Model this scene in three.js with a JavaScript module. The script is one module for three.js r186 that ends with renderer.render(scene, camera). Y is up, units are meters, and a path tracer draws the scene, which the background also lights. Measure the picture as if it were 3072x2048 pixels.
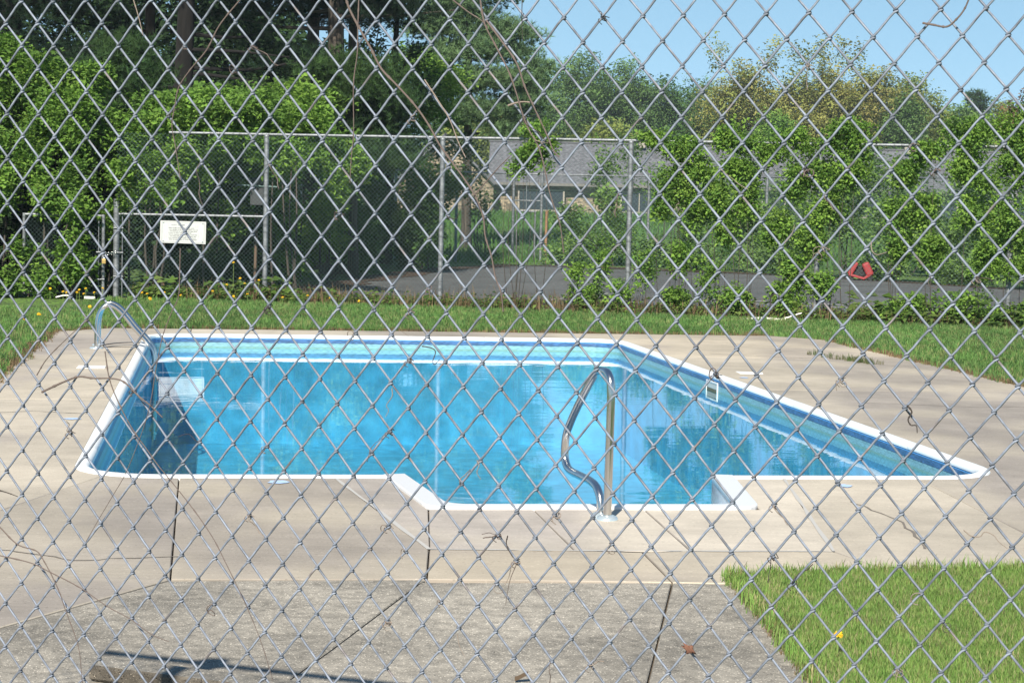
import * as THREE from 'three';
import { mergeGeometries } from 'three/addons/utils/BufferGeometryUtils.js';
import { RoundedBoxGeometry } from 'three/addons/geometries/RoundedBoxGeometry.js';

// ---------------------------------------------------------------- camera, sky, sun, exposure
const EYE = 1.6;
const scene = new THREE.Scene();
const camera = new THREE.PerspectiveCamera(19.53, 1024 / 682, 0.1, 3000);
camera.position.set(0, EYE, 0);
camera.rotation.order = 'YXZ';
camera.rotation.set(-0.069, 0, 0.0225);

const renderer = new THREE.WebGLRenderer({ antialias: true });
renderer.toneMapping = THREE.LinearToneMapping;
renderer.toneMappingExposure = 1.7;
renderer.shadowMap.enabled = true;

{ // clear May sky: pale blue low down, deeper blue overhead
  const w = 512, h = 256, d = new Float32Array(w * h * 4);
  for (let j = 0; j < h; j++) {
    const el = ((j + 0.5) / h - 0.5) * Math.PI, s = Math.max(0, Math.sin(el));
    const k = Math.exp(-s * 3.2), m = Math.exp(-s * 16);
    const c = [0.036 + 0.225 * k + 0.10 * m, 0.078 + 0.40 * k + 0.085 * m, 0.17 + 0.49 * k + 0.03 * m];
    for (let i = 0; i < w; i++) { const o = (j * w + i) * 4; d[o] = c[0]; d[o + 1] = c[1]; d[o + 2] = c[2]; d[o + 3] = 1; }
  }
  const t = new THREE.DataTexture(d, w, h, THREE.RGBAFormat, THREE.FloatType);
  t.mapping = THREE.EquirectangularReflectionMapping; t.magFilter = THREE.LinearFilter; t.minFilter = THREE.LinearFilter; t.needsUpdate = true;
  scene.background = t; scene.environment = t;
}
const sun = new THREE.DirectionalLight(new THREE.Color(1.0, 0.93, 0.81), 4.9);
sun.position.set(-0.21 * 40, 0.822 * 40, 40 - 25);
sun.target.position.set(0, 0, -25);
sun.castShadow = true; sun.shadow.mapSize.set(4096, 4096);
Object.assign(sun.shadow.camera, { left: -45, right: 45, top: 45, bottom: -45, near: 1, far: 200 });
scene.add(sun, sun.target);

// ---------------------------------------------------------------- helpers
const rand = (seed) => { let a = seed >>> 0; return () => { a = (a + 0x6d2b79f5) | 0; let t = Math.imul(a ^ (a >>> 15), 1 | a); t = (t + Math.imul(t ^ (t >>> 7), 61 | t)) ^ t; return ((t ^ (t >>> 14)) >>> 0) / 4294967296; }; };
const V3 = (x, y, z) => new THREE.Vector3(x, y, z);
const lerp = THREE.MathUtils.lerp, clamp = THREE.MathUtils.clamp, sstep = THREE.MathUtils.smoothstep;
const used = new Map();
function numbered(n) { const k = used.get(n) ?? 0; used.set(n, k + 1); return k ? n + '_' + String(k).padStart(3, '0') : n; }
function shadow(o) { o.traverse((m) => { if (m.isMesh) { m.castShadow = true; m.receiveShadow = true; } }); return o; }
function tag(o, label, category, group, kind) {
  Object.assign(o.userData, { label }); if (category) o.userData.category = category; if (group) o.userData.group = group; if (kind) o.userData.kind = kind; return o;
}
function thing(name, label, category, pos = [0, 0, 0], turn = 0, group) {
  const o = new THREE.Group(); o.name = numbered(name); o.position.set(...pos); o.rotation.y = turn; scene.add(o); return tag(o, label, category, group);
}
function part(name, geo, mat, parent) { const m = new THREE.Mesh(geo, mat); m.name = name; m.castShadow = m.receiveShadow = true; parent.add(m); return m; }
function struct(name, geo, mat, label) { const m = part(numbered(name), geo, mat, scene); m.userData.kind = 'structure'; if (label) m.userData.label = label; return m; }
function solo(name, geo, mat, label, category, group) { const m = part(numbered(name), geo, mat, scene); return tag(m, label, category, group); }
const merge = (gs) => mergeGeometries(gs.map((g) => { const q = g.index ? g.toNonIndexed() : g; for (const k of Object.keys(q.attributes)) if (!['position', 'normal', 'uv'].includes(k)) q.deleteAttribute(k); return q; }));

function tube(pts, r, n = 6, caps = true) { // a round bar along points, radius fixed or a list
  const P = pts.map((p) => (p.isVector3 ? p : V3(...p))), L = P.length, pos = [], nor = [], uv = [], idx = [];
  let up = null, len = 0;
  for (let i = 0; i < L; i++) {
    const t = P[Math.min(L - 1, i + 1)].clone().sub(P[Math.max(0, i - 1)]).normalize();
    if (!up) { up = Math.abs(t.y) < 0.9 ? V3(0, 1, 0) : V3(1, 0, 0); }
    up = up.clone().sub(t.clone().multiplyScalar(up.dot(t))).normalize();
    const side = t.clone().cross(up), R = Array.isArray(r) ? r[i] : r;
    if (i) len += P[i].distanceTo(P[i - 1]);
    for (let k = 0; k <= n; k++) {
      const a = (k / n) * Math.PI * 2, v = up.clone().multiplyScalar(Math.cos(a)).addScaledVector(side, Math.sin(a));
      pos.push(P[i].x + v.x * R, P[i].y + v.y * R, P[i].z + v.z * R); nor.push(v.x, v.y, v.z); uv.push(k / n, len);
      if (i && k) { const a0 = (i - 1) * (n + 1) + k - 1, b0 = a0 + n + 1; idx.push(a0, a0 + 1, b0, b0, a0 + 1, b0 + 1); }
    }
  }
  if (caps) for (const e of [0, L - 1]) {
    const t = P[e].clone().sub(P[e ? e - 1 : 1]).normalize(), c = pos.length / 3;
    pos.push(P[e].x, P[e].y, P[e].z); nor.push(t.x, t.y, t.z); uv.push(0.5, 0);
    for (let k = 0; k <= n; k++) { const q = (e * (n + 1) + k) * 3; pos.push(pos[q], pos[q + 1], pos[q + 2]); nor.push(t.x, t.y, t.z); uv.push(0, 0); if (k) e ? idx.push(c, c + k, c + k + 1) : idx.push(c, c + k + 1, c + k); }
  }
  const g = new THREE.BufferGeometry();
  g.setAttribute('position', new THREE.Float32BufferAttribute(pos, 3)); g.setAttribute('normal', new THREE.Float32BufferAttribute(nor, 3)); g.setAttribute('uv', new THREE.Float32BufferAttribute(uv, 2)); g.setIndex(idx);
  return g;
}
const curve = (pts, n, tension = 0.5) => new THREE.CatmullRomCurve3(pts.map((p) => (p.isVector3 ? p : V3(...p))), false, 'centripetal', tension).getPoints(n);
function box(w, h, d, x, y, z, r = 0) { const g = r ? new RoundedBoxGeometry(w, h, d, 2, r) : new THREE.BoxGeometry(w, h, d); g.translate(x, y, z); return g; }

// a horizontal slab from ground points [x, z]; the top at y1
function inset(pts, e) {
  const n = pts.length, area = pts.reduce((s, p, i) => { const q = pts[(i + 1) % n]; return s + p[0] * q[1] - q[0] * p[1]; }, 0), sg = area > 0 ? 1 : -1, out = [];
  for (let i = 0; i < n; i++) {
    const a = pts[(i + n - 1) % n], b = pts[i], c = pts[(i + 1) % n];
    let d1 = [b[0] - a[0], b[1] - a[1]], d2 = [c[0] - b[0], c[1] - b[1]];
    const l1 = Math.hypot(...d1) || 1, l2 = Math.hypot(...d2) || 1; d1 = [d1[0] / l1, d1[1] / l1]; d2 = [d2[0] / l2, d2[1] / l2];
    const n1 = [-d1[1] * sg, d1[0] * sg], n2 = [-d2[1] * sg, d2[0] * sg], k = 1 + n1[0] * n2[0] + n1[1] * n2[1], f = e / Math.max(0.35, k);
    out.push([b[0] + (n1[0] + n2[0]) * f, b[1] + (n1[1] + n2[1]) * f]);
  }
  return out;
}
function slabGeo(pts, y1, thick, bevel = 0.005, holes = []) {
  const s = new THREE.Shape(inset(pts, bevel).map((p) => new THREE.Vector2(p[0], -p[1])));
  for (const h of holes) s.holes.push(new THREE.Path(h.map((p) => new THREE.Vector2(p[0], -p[1]))));
  const g = new THREE.ExtrudeGeometry(s, { depth: thick - 2 * bevel, bevelEnabled: bevel > 0, bevelSize: bevel, bevelThickness: bevel, bevelSegments: 1, curveSegments: 1 });
  g.rotateX(-Math.PI / 2); g.translate(0, y1 - thick + bevel, 0); return g;
}
function sheetGeo(pts, y, holes = []) {
  const s = new THREE.Shape(pts.map((p) => new THREE.Vector2(p[0], -p[1])));
  for (const h of holes) s.holes.push(new THREE.Path(h.map((p) => new THREE.Vector2(p[0], -p[1]))));
  const g = new THREE.ShapeGeometry(s); g.rotateX(-Math.PI / 2); g.translate(0, y, 0); return g;
}

// ---------------------------------------------------------------- computed textures
function tileNoise(seed) { // periodic value noise in [0,1]
  const r = rand(seed), T = new Float32Array(65536); for (let i = 0; i < 65536; i++) T[i] = r();
  return (x, y, p, q = p) => { const xi = Math.floor(x), yi = Math.floor(y), fx = x - xi, fy = y - yi, u = fx * fx * (3 - 2 * fx), v = fy * fy * (3 - 2 * fy);
    const g = (a, b) => T[((((a % p) + p) % p) * 251 + (((b % q) + q) % q) * 13 + 7) & 65535];
    return lerp(lerp(g(xi, yi), g(xi + 1, yi), u), lerp(g(xi, yi + 1), g(xi + 1, yi + 1), u), v); };
}
const N1 = tileNoise(11), N2 = tileNoise(23), N3 = tileNoise(37);
function fbm(N, x, y, p, oct, q = p) { let s = 0, a = 0.5, f = 1, t = 0; for (let i = 0; i < oct; i++) { s += a * N(x * p * f, y * q * f, p * f, q * f); t += a; a *= 0.55; f *= 2; } return s / t; }
function tex(size, f, repeat = 1, srgb = true, sizeY = size) { // f(u,v) -> [r,g,b] display values 0..1 or one number
  const d = new Uint8Array(size * sizeY * 4);
  for (let j = 0; j < sizeY; j++) for (let i = 0; i < size; i++) { let c = f(i / size, j / sizeY); if (typeof c === 'number') c = [c, c, c]; const o = (j * size + i) * 4; for (let k = 0; k < 3; k++) d[o + k] = clamp(c[k] * 255, 0, 255); d[o + 3] = 255; }
  const t = new THREE.DataTexture(d, size, sizeY); t.wrapS = t.wrapT = THREE.RepeatWrapping; t.magFilter = THREE.LinearFilter; t.minFilter = THREE.LinearMipmapLinearFilter; t.generateMipmaps = true;
  if (srgb) t.colorSpace = THREE.SRGBColorSpace; if (typeof repeat === 'number') t.repeat.set(repeat, repeat); else t.repeat.set(...repeat); t.needsUpdate = true; return t;
}
const lin = (r, g, b) => new THREE.Color().setRGB(r, g, b);
const std = (color, roughness = 0.9, o = {}) => new THREE.MeshStandardMaterial({ color, roughness, ...o });

// brushed light concrete, 5 m tile
const rs = rand(5);
const specks = (n, seed) => { const r = rand(seed), S = 1024, a = new Float32Array(S * S); for (let i = 0; i < n; i++) { const x = (r() * S) | 0, y = (r() * S) | 0, v = r() * 2 - 1, k = r() < 0.3 ? 1 : 0; for (let p = 0; p <= k; p++) for (let q = 0; q <= k; q++) a[((y + q) % S) * S + ((x + p) % S)] = v; } return (u, v) => a[((v * S) | 0) * S + ((u * S) | 0)]; };
const sp1 = specks(60000, 3), sp2 = specks(150000, 4);
const deckTex = tex(1024, (u, v) => {
  const big = fbm(N1, u, v, 4, 4), mid = fbm(N2, u, v, 24, 3), broom = fbm(N3, u, v, 6, 3, 150), st = sstep(fbm(N2, u, v, 3, 4), 0.52, 0.7);
  const k = 0.86 + 0.20 * (big - 0.5) + 0.12 * (mid - 0.5) + 0.045 * (broom - 0.5) + 0.10 * sp1(u, v) - 0.10 * st;
  return [0.80 * k, 0.758 * k, (0.69 + 0.02 * st) * k];
}, 0.2);
const deckBump = tex(1024, (u, v) => 0.5 + 0.5 * (fbm(N3, u, v, 6, 3, 150) - 0.5) + 0.2 * sp1(u, v), 0.2, false);
const walkTex = tex(1024, (u, v) => {
  const big = fbm(N2, u, v, 3, 4), mid = fbm(N1, u, v, 60, 3), s = sp2(u, v), st = sstep(fbm(N3, u, v, 4, 4), 0.5, 0.7);
  const k = 0.81 + 0.20 * (big - 0.5) + 0.30 * (mid - 0.5) + (s > 0.62 ? 0.55 * s : 0.30 * Math.min(0, s)) - 0.08 * st;
  return [0.675 * k, 0.648 * k, 0.60 * k];
}, 0.42);
const walkBump = tex(1024, (u, v) => 0.5 + 0.4 * (fbm(N1, u, v, 60, 3) - 0.5) + 0.35 * sp2(u, v), 0.42, false);
const soilTex = tex(512, (u, v) => { const k = 0.6 + 0.8 * (fbm(N1, u, v, 8, 5) - 0.5) + 0.5 * (fbm(N2, u, v, 64, 2) - 0.5); return [0.36 * k, 0.30 * k, 0.19 * k]; }, 0.5);
const grassTex = tex(512, (u, v) => { const a = fbm(N1, u, v, 6, 4), b = fbm(N2, u, v, 90, 2, 40), k = 0.62 + 0.5 * (a - 0.5) + 0.9 * (b - 0.5); return [0.44 * k, 0.60 * k, 0.20 * k]; }, 0.4);
const courtTex = tex(512, (u, v) => { const a = fbm(N1, u, v, 5, 4), b = fbm(N2, u, v, 60, 3), k = 0.9 + 0.4 * (a - 0.5) + 0.35 * (b - 0.5); return [0.445 * k, 0.445 * k, 0.435 * k]; }, 0.18);
const metalTex = tex(256, (u, v) => { const k = 0.82 + 0.5 * (fbm(N1, u, v, 4, 3, 30) - 0.5) + 0.35 * (fbm(N2, u, v, 8, 2, 100) - 0.5); return [k, k, k * 1.01]; }, [1, 2.2]);
const wireTex = tex(512, (u, v) => { const k = 0.84 + 0.45 * (fbm(N1, u, v, 3, 3, 40) - 0.5) + 0.3 * (fbm(N2, u, v, 6, 2, 160) - 0.5), q = sstep(fbm(N3, u, v, 2, 4, 24), 0.66, 0.8); return [k, k * (1 - 0.10 * q), k * (1.01 - 0.18 * q)]; }, [1, 0.9]);
const barkTex = tex(256, (u, v) => { const k = 0.7 + 0.9 * (fbm(N3, u, v, 16, 4, 4) - 0.5); return [0.40 * k, 0.365 * k, 0.33 * k]; }, [3, 0.5]);

const M = {
  deck: std(0xffffff, 0.92, { map: deckTex, bumpMap: deckBump, bumpScale: 0.0015 }),
  patch: std(lin(1.10, 1.11, 1.14), 0.92, { map: deckTex, bumpMap: deckBump, bumpScale: 0.001 }),
  padSide: std(lin(0.38, 0.36, 0.34), 0.95, { map: walkTex, bumpMap: walkBump, bumpScale: 0.008 }),  // sides darkened in colour for dirt and the fence post shadow
  walk: std(0xffffff, 0.95, { map: walkTex, bumpMap: walkBump, bumpScale: 0.004 }),
  joint: std(lin(0.085, 0.065, 0.045), 1),
  soil: std(0xffffff, 1, { map: soilTex }),
  lawn: std(0xffffff, 1, { map: grassTex }),
  court: std(lin(0.62, 0.62, 0.64), 0.9, { map: courtTex }),
  courtBlue: std(lin(0.60, 0.70, 0.80), 0.9, { map: courtTex }),
  line: std(lin(0.62, 0.63, 0.64), 0.9),
  litter: std(lin(0.95, 0.62, 0.42), 1, { map: soilTex }),
  coping: std(lin(0.80, 0.82, 0.84), 0.35),
  fibreglass: std(lin(0.68, 0.69, 0.71), 0.35),
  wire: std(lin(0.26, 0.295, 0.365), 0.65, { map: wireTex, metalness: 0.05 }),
  pipe: std(lin(0.30, 0.32, 0.335), 0.5, { map: metalTex, metalness: 0.4 }),
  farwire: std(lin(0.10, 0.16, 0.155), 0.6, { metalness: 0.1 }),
  steel: std(lin(0.62, 0.61, 0.60), 0.2, { metalness: 1 }),
  chrome: std(lin(0.62, 0.70, 0.72), 0.25, { metalness: 0.6 }),
  bark: std(0xffffff, 1, { map: barkTex }),
  barkDark: std(lin(0.085, 0.088, 0.095), 1, { map: barkTex }),
  twig: std(lin(0.125, 0.095, 0.085), 0.9),
  twigPale: std(lin(0.23, 0.185, 0.155), 0.9),
  twigDark: std(lin(0.05, 0.04, 0.035), 0.9),
  white: std(lin(0.78, 0.77, 0.74), 0.6),
  brass: std(lin(0.55, 0.38, 0.14), 0.4, { metalness: 0.6 }),
  red: std(lin(0.27, 0.025, 0.028), 0.6),
  black: std(lin(0.015, 0.016, 0.017), 0.8),
  dandelion: std(lin(0.80, 0.50, 0.02), 0.9),
  stem: std(lin(0.16, 0.24, 0.06), 0.9),
};
const leafMat = (t = 0.3) => new THREE.MeshPhysicalMaterial({ color: 0xffffff, roughness: 0.85, specularIntensity: 0.25, transmission: t, thickness: 0, side: THREE.DoubleSide });
M.leaf = leafMat(0.38); M.needle = leafMat(0.12); M.grass = leafMat(0.3); M.far = leafMat(0.25);

// ---------------------------------------------------------------- pool frame: u across, v away from the camera
const A = Math.atan(0.15), CA = Math.cos(A), SA = Math.sin(A), O = [-2.494, -11.149], PW = 5.645, PL = 12.03, WATER = -0.145;
const W = (u, v) => [O[0] + u * CA - v * SA, O[1] - u * SA - v * CA];
const arc = (cu, cv, r, a0, a1, n = 7) => Array.from({ length: n + 1 }, (_, i) => { const a = lerp(a0, a1, i / n); return [cu + r * Math.cos(a), cv + r * Math.sin(a)]; });
const R0 = 0.5, PI = Math.PI;
// outer coping outline, counter-clockwise in (u, v), without the stair bay; inset for the water side
const outline = (e) => [...arc(R0, R0, R0 - e, PI, 1.5 * PI), ...arc(PW - R0, R0, R0 - e, 1.5 * PI, 2 * PI), ...arc(PW - R0, PL - R0, R0 - e, 0, 0.5 * PI), ...arc(R0, PL - R0, R0 - e, 0.5 * PI, PI)];
const BAY = [[1.80, 0], [1.925, -1.17], [3.705, -1.18], [3.88, 0]], CW = 0.086;
const bayIn = [[1.80 + 0.115, CW], [2.03, -1.0], [2.10, -1.075], [3.55, -1.085], [3.62, -1.01], [3.88 - 0.115, CW]];
const rim = outline(CW); // inner outline with the bay let in
const inner = [...rim.slice(0, 8), ...bayIn, ...rim.slice(8)];
const toW = (L) => L.map(([u, v]) => W(u, v));

// ---------------------------------------------------------------- ground: one sheet to the horizon, the pool let in
const terrainY = (x, z) => -0.1 + 0.97 * sstep(-z, 58, 138) + 1.6 * sstep(-z, 138, 400);
{
  const near = sheetGeo([[-700, 60], [700, 60], [700, -58], [-700, -58]], -0.1, [toW(inner).reverse()]);
  const g = new THREE.PlaneGeometry(1400, 1342, 40, 120); g.rotateX(-PI / 2); g.translate(0, 0, -58 - 671);
  const p = g.attributes.position; for (let i = 0; i < p.count; i++) { const q = (-58 - p.getZ(i)) / 1342, z = -58 - 1342 * q * q; p.setZ(i, z); p.setY(i, terrainY(p.getX(i), z)); }
  const uv = g.attributes.uv; for (let i = 0; i < p.count; i++) uv.setXY(i, p.getX(i), -p.getZ(i)); g.computeVertexNormals();
  struct('ground', merge([near, g]), M.lawn);
}

// ---------------------------------------------------------------- pool deck of concrete slabs
const C = { ja: [-2.326, -11.249], jb: [-2.566, -9.938], j1a: [-1.888, -11.262], j1b: [-1.412, -8.232], j2a: [-0.346, -10.262], j2b: [-0.34, -8.36], j3a: [0.631, -9.13], j3b: [0.711, -8.416], j4b: [0.483, -6.602], j5a: [-0.365, -8.3], j5b: [-0.623, -7.004], j5c: [-0.734, -6.488], j6a: [-1.417, -8.21], j6b: [-1.867, -7.238], pL1: [-1.004, -11.373], pL2: [-0.362, -9.083], pR1: [1.646, -11.771], pR2: [1.541, -9.271], pR3: [1.692, -8.852], e1: [2.479, -11.896], e2: [2.614, -9.964], e3: [2.70, -8.93], n1: [0.978, -8.54], n0: [0.982, -8.418], n3: [1.076, -6.658], nm: [1.036, -7.546] };
{
  const deck = new THREE.Group(); deck.name = 'pool_deck'; deck.userData.kind = 'structure'; scene.add(deck);
  const dm = (r, g, b) => std(lin(r, g, b), 0.92, { map: deckTex, bumpMap: deckBump, bumpScale: 0.0015 }), tones = [M.deck, dm(0.86, 0.86, 0.87), dm(0.96, 0.955, 0.94), dm(1.03, 1.01, 0.97), dm(0.93, 0.92, 0.90)];
  let nth = 0; const slab = (pts, mat = tones[nth++ % 5], y = 0) => part('concrete_slab', slabGeo(inset(pts, 0.0035), y + 0.0, 0.1, 0.004), mat, deck);
  const cNL = toW(arc(R0, R0, R0, PI, 1.5 * PI)), cNR = toW(arc(PW - R0, R0, R0, 1.5 * PI, 2 * PI)), cFR = toW(arc(PW - R0, PL - R0, R0, 0, 0.5 * PI)), cFL = toW(arc(R0, PL - R0, R0, 0.5 * PI, PI));
  const bay = toW(BAY), LM = -1.04, RM = 8.33, FM = 13.1;
  slab([W(LM, 4.4), W(0, 4.4), ...cNL.slice(0, 5), C.jb, W(LM, -1.6)]);
  slab([cNL[4], ...cNL.slice(5), C.j1a, C.j1b, C.j6b, [-2.6, -5.9], [-4.4, -5.6], W(LM, -1.6), C.jb]);
  slab([C.j1a, C.pL1, C.pL2, C.j2b, C.j1b]);
  slab([C.pL1, bay[0], bay[1], C.pL2], M.patch);
  const q1 = [0.13, -10.39], q2 = [0.315, -9.145], q3 = [0.72, -10.47], q4 = [0.86, -9.205];
  slab([bay[1], q1, q2, C.pL2], M.patch); slab([q1, q3, q4, q2], M.patch); slab([q3, bay[2], bay[3], C.pR1, C.pR2, q4], M.patch);
  slab([C.pL2, q2, C.j3a, C.j3b, C.j2b]);
  slab([C.j3a, q4, C.pR2, C.pR3, C.n1, C.n0, C.j3b]);
  slab([C.pR1, C.e1, C.e2, C.e3, C.pR3, C.pR2]);
  slab([C.e1, ...cNR, W(PW, 5.7), W(RM, 5.7), W(RM, -1.2), C.e3, C.e2]);
  slab([W(PW, 5.7), W(PW, 9.5), W(RM, 9.2), W(RM, 5.7)]);
  slab([W(PW, 9.5), ...cFR.slice(0, 5), W(RM - 0.5, FM), W(RM, FM - 0.6), W(RM, 9.2)]);
  slab([...cFR.slice(4), W(3.1, PL), W(3.1, FM), W(RM - 0.5, FM)]);
  slab([W(3.1, PL), W(0.52, PL), W(0.52, FM - 0.1), W(3.1, FM)]);
  slab([W(0.52, PL), ...cFL, W(0, 8.8), W(LM, 8.8), W(LM - 0.05, FM - 0.8), W(LM + 0.6, FM - 0.1), W(0.52, FM - 0.1)]);
  slab([W(0, 8.8), W(0, 4.4), W(LM, 4.4), W(LM, 8.8)]);
  // grey exposed-aggregate walk in front
  const path = new THREE.Group(); path.name = 'path'; path.userData.kind = 'structure'; scene.add(path);
  const ws = (pts) => part('aggregate_slab', slabGeo(inset(pts, 0.004), -0.004, 0.1, 0.004), M.walk, path);
  ws([C.j6a, C.j2b, C.j5a, C.j5b, C.j5c, [-0.93, -5.6], [-4.3, -5.5], [-2.58, -5.86], C.j6b]);
  ws([C.j5a, C.j3b, C.j4b, [0.36, -5.6], [-0.93, -5.6], C.j5c, C.j5b]);
  ws([C.j3b, C.n0, C.nm, C.n3, [1.13, -5.6], [0.36, -5.6], C.j4b]);
  ws([[-4.3, -5.5], [-0.93, -5.58], [-0.95, -1.5], [-4.3, -1.5]]); ws([[-0.93, -5.58], [1.13, -5.58], [1.2, -1.5], [-0.95, -1.5]]);
  struct('joint_bed', sheetGeo([[-4.4, -1.5], [1.2, -1.5], C.n0, W(RM, -1.2), W(RM, FM), W(LM, FM), W(LM, -1.6), [-4.4, -5.6]], -0.022, [toW(inner).reverse()]), M.joint);
}
{ // hairline cracks and the pale border of the newer patch
  const strip = (pts, w, y, seed) => { const r = rand(seed), D = []; for (let i = 0; i < pts.length - 1; i++) for (let k = 0; k < 9; k++) D.push([lerp(pts[i][0], pts[i + 1][0], k / 9) + (k ? (r() - 0.5) * 0.03 * (w < 0.02 ? 1 : 0.2) : 0), lerp(pts[i][1], pts[i + 1][1], k / 9) + (k ? (r() - 0.5) * 0.03 * (w < 0.02 ? 1 : 0.2) : 0)]); D.push(pts[pts.length - 1]); const a = [], b = []; D.forEach((p, i) => { const q = D[Math.min(i + 1, D.length - 1)], o = D[Math.max(i - 1, 0)], l = Math.hypot(q[0] - o[0], q[1] - o[1]) || 1, k = w / 2 * (0.5 + r()); a.push([p[0] - (q[1] - o[1]) / l * k, p[1] + (q[0] - o[0]) / l * k]); b.push([p[0] + (q[1] - o[1]) / l * k, p[1] - (q[0] - o[0]) / l * k]); }); return sheetGeo([...a, ...b.reverse()], y); };
  const cr = std(lin(0.16, 0.14, 0.12), 1), pale = std(lin(0.42, 0.41, 0.39), 1);
  [[[3.3, -22.1], [3.6, -21.4], [3.9, -20.85], [4.4, -20.2]], [[2.2, -21.9], [3.0, -21.6], [3.55, -21.45]], [W(6.2, 4.6), W(7.1, 4.3), W(8.3, 4.45)], [W(-1.0, 3.3), W(-0.5, 3.5), W(-0.1, 3.35)], [W(6.6, 11.8), W(7.3, 11.3), W(8.1, 11.2)], [[-2.4, -8.9], [-1.9, -8.6], [-1.45, -8.75]], [[1.9, -10.9], [2.05, -10.2], [2.0, -9.4]]].forEach((p, i) => struct('deck_crack', strip(p, 0.011, 0.0022, 800 + i), cr, 'hairline crack in the pool deck'));
  struct('patch_border', strip([C.pL1, C.pL2, [0.3, -9.13], [0.86, -9.19], C.pR2, C.pR1], 0.02, 0.0026, 820), pale, 'pale cement edge of the newer concrete round the steps');
}
// step pad lying on the walk, under the near fence post
solo('step_pad', slabGeo([[-1.372, -6.455], [-1.325, -6.575], [0.3, -5.93], [0.2, -5.6], [-0.45, -6.08]], 0.052, 0.052, 0.008), [M.walk, M.padSide], 'low grey concrete step pad on the walk crossed by the fence rail shadow', 'step pad');

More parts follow.
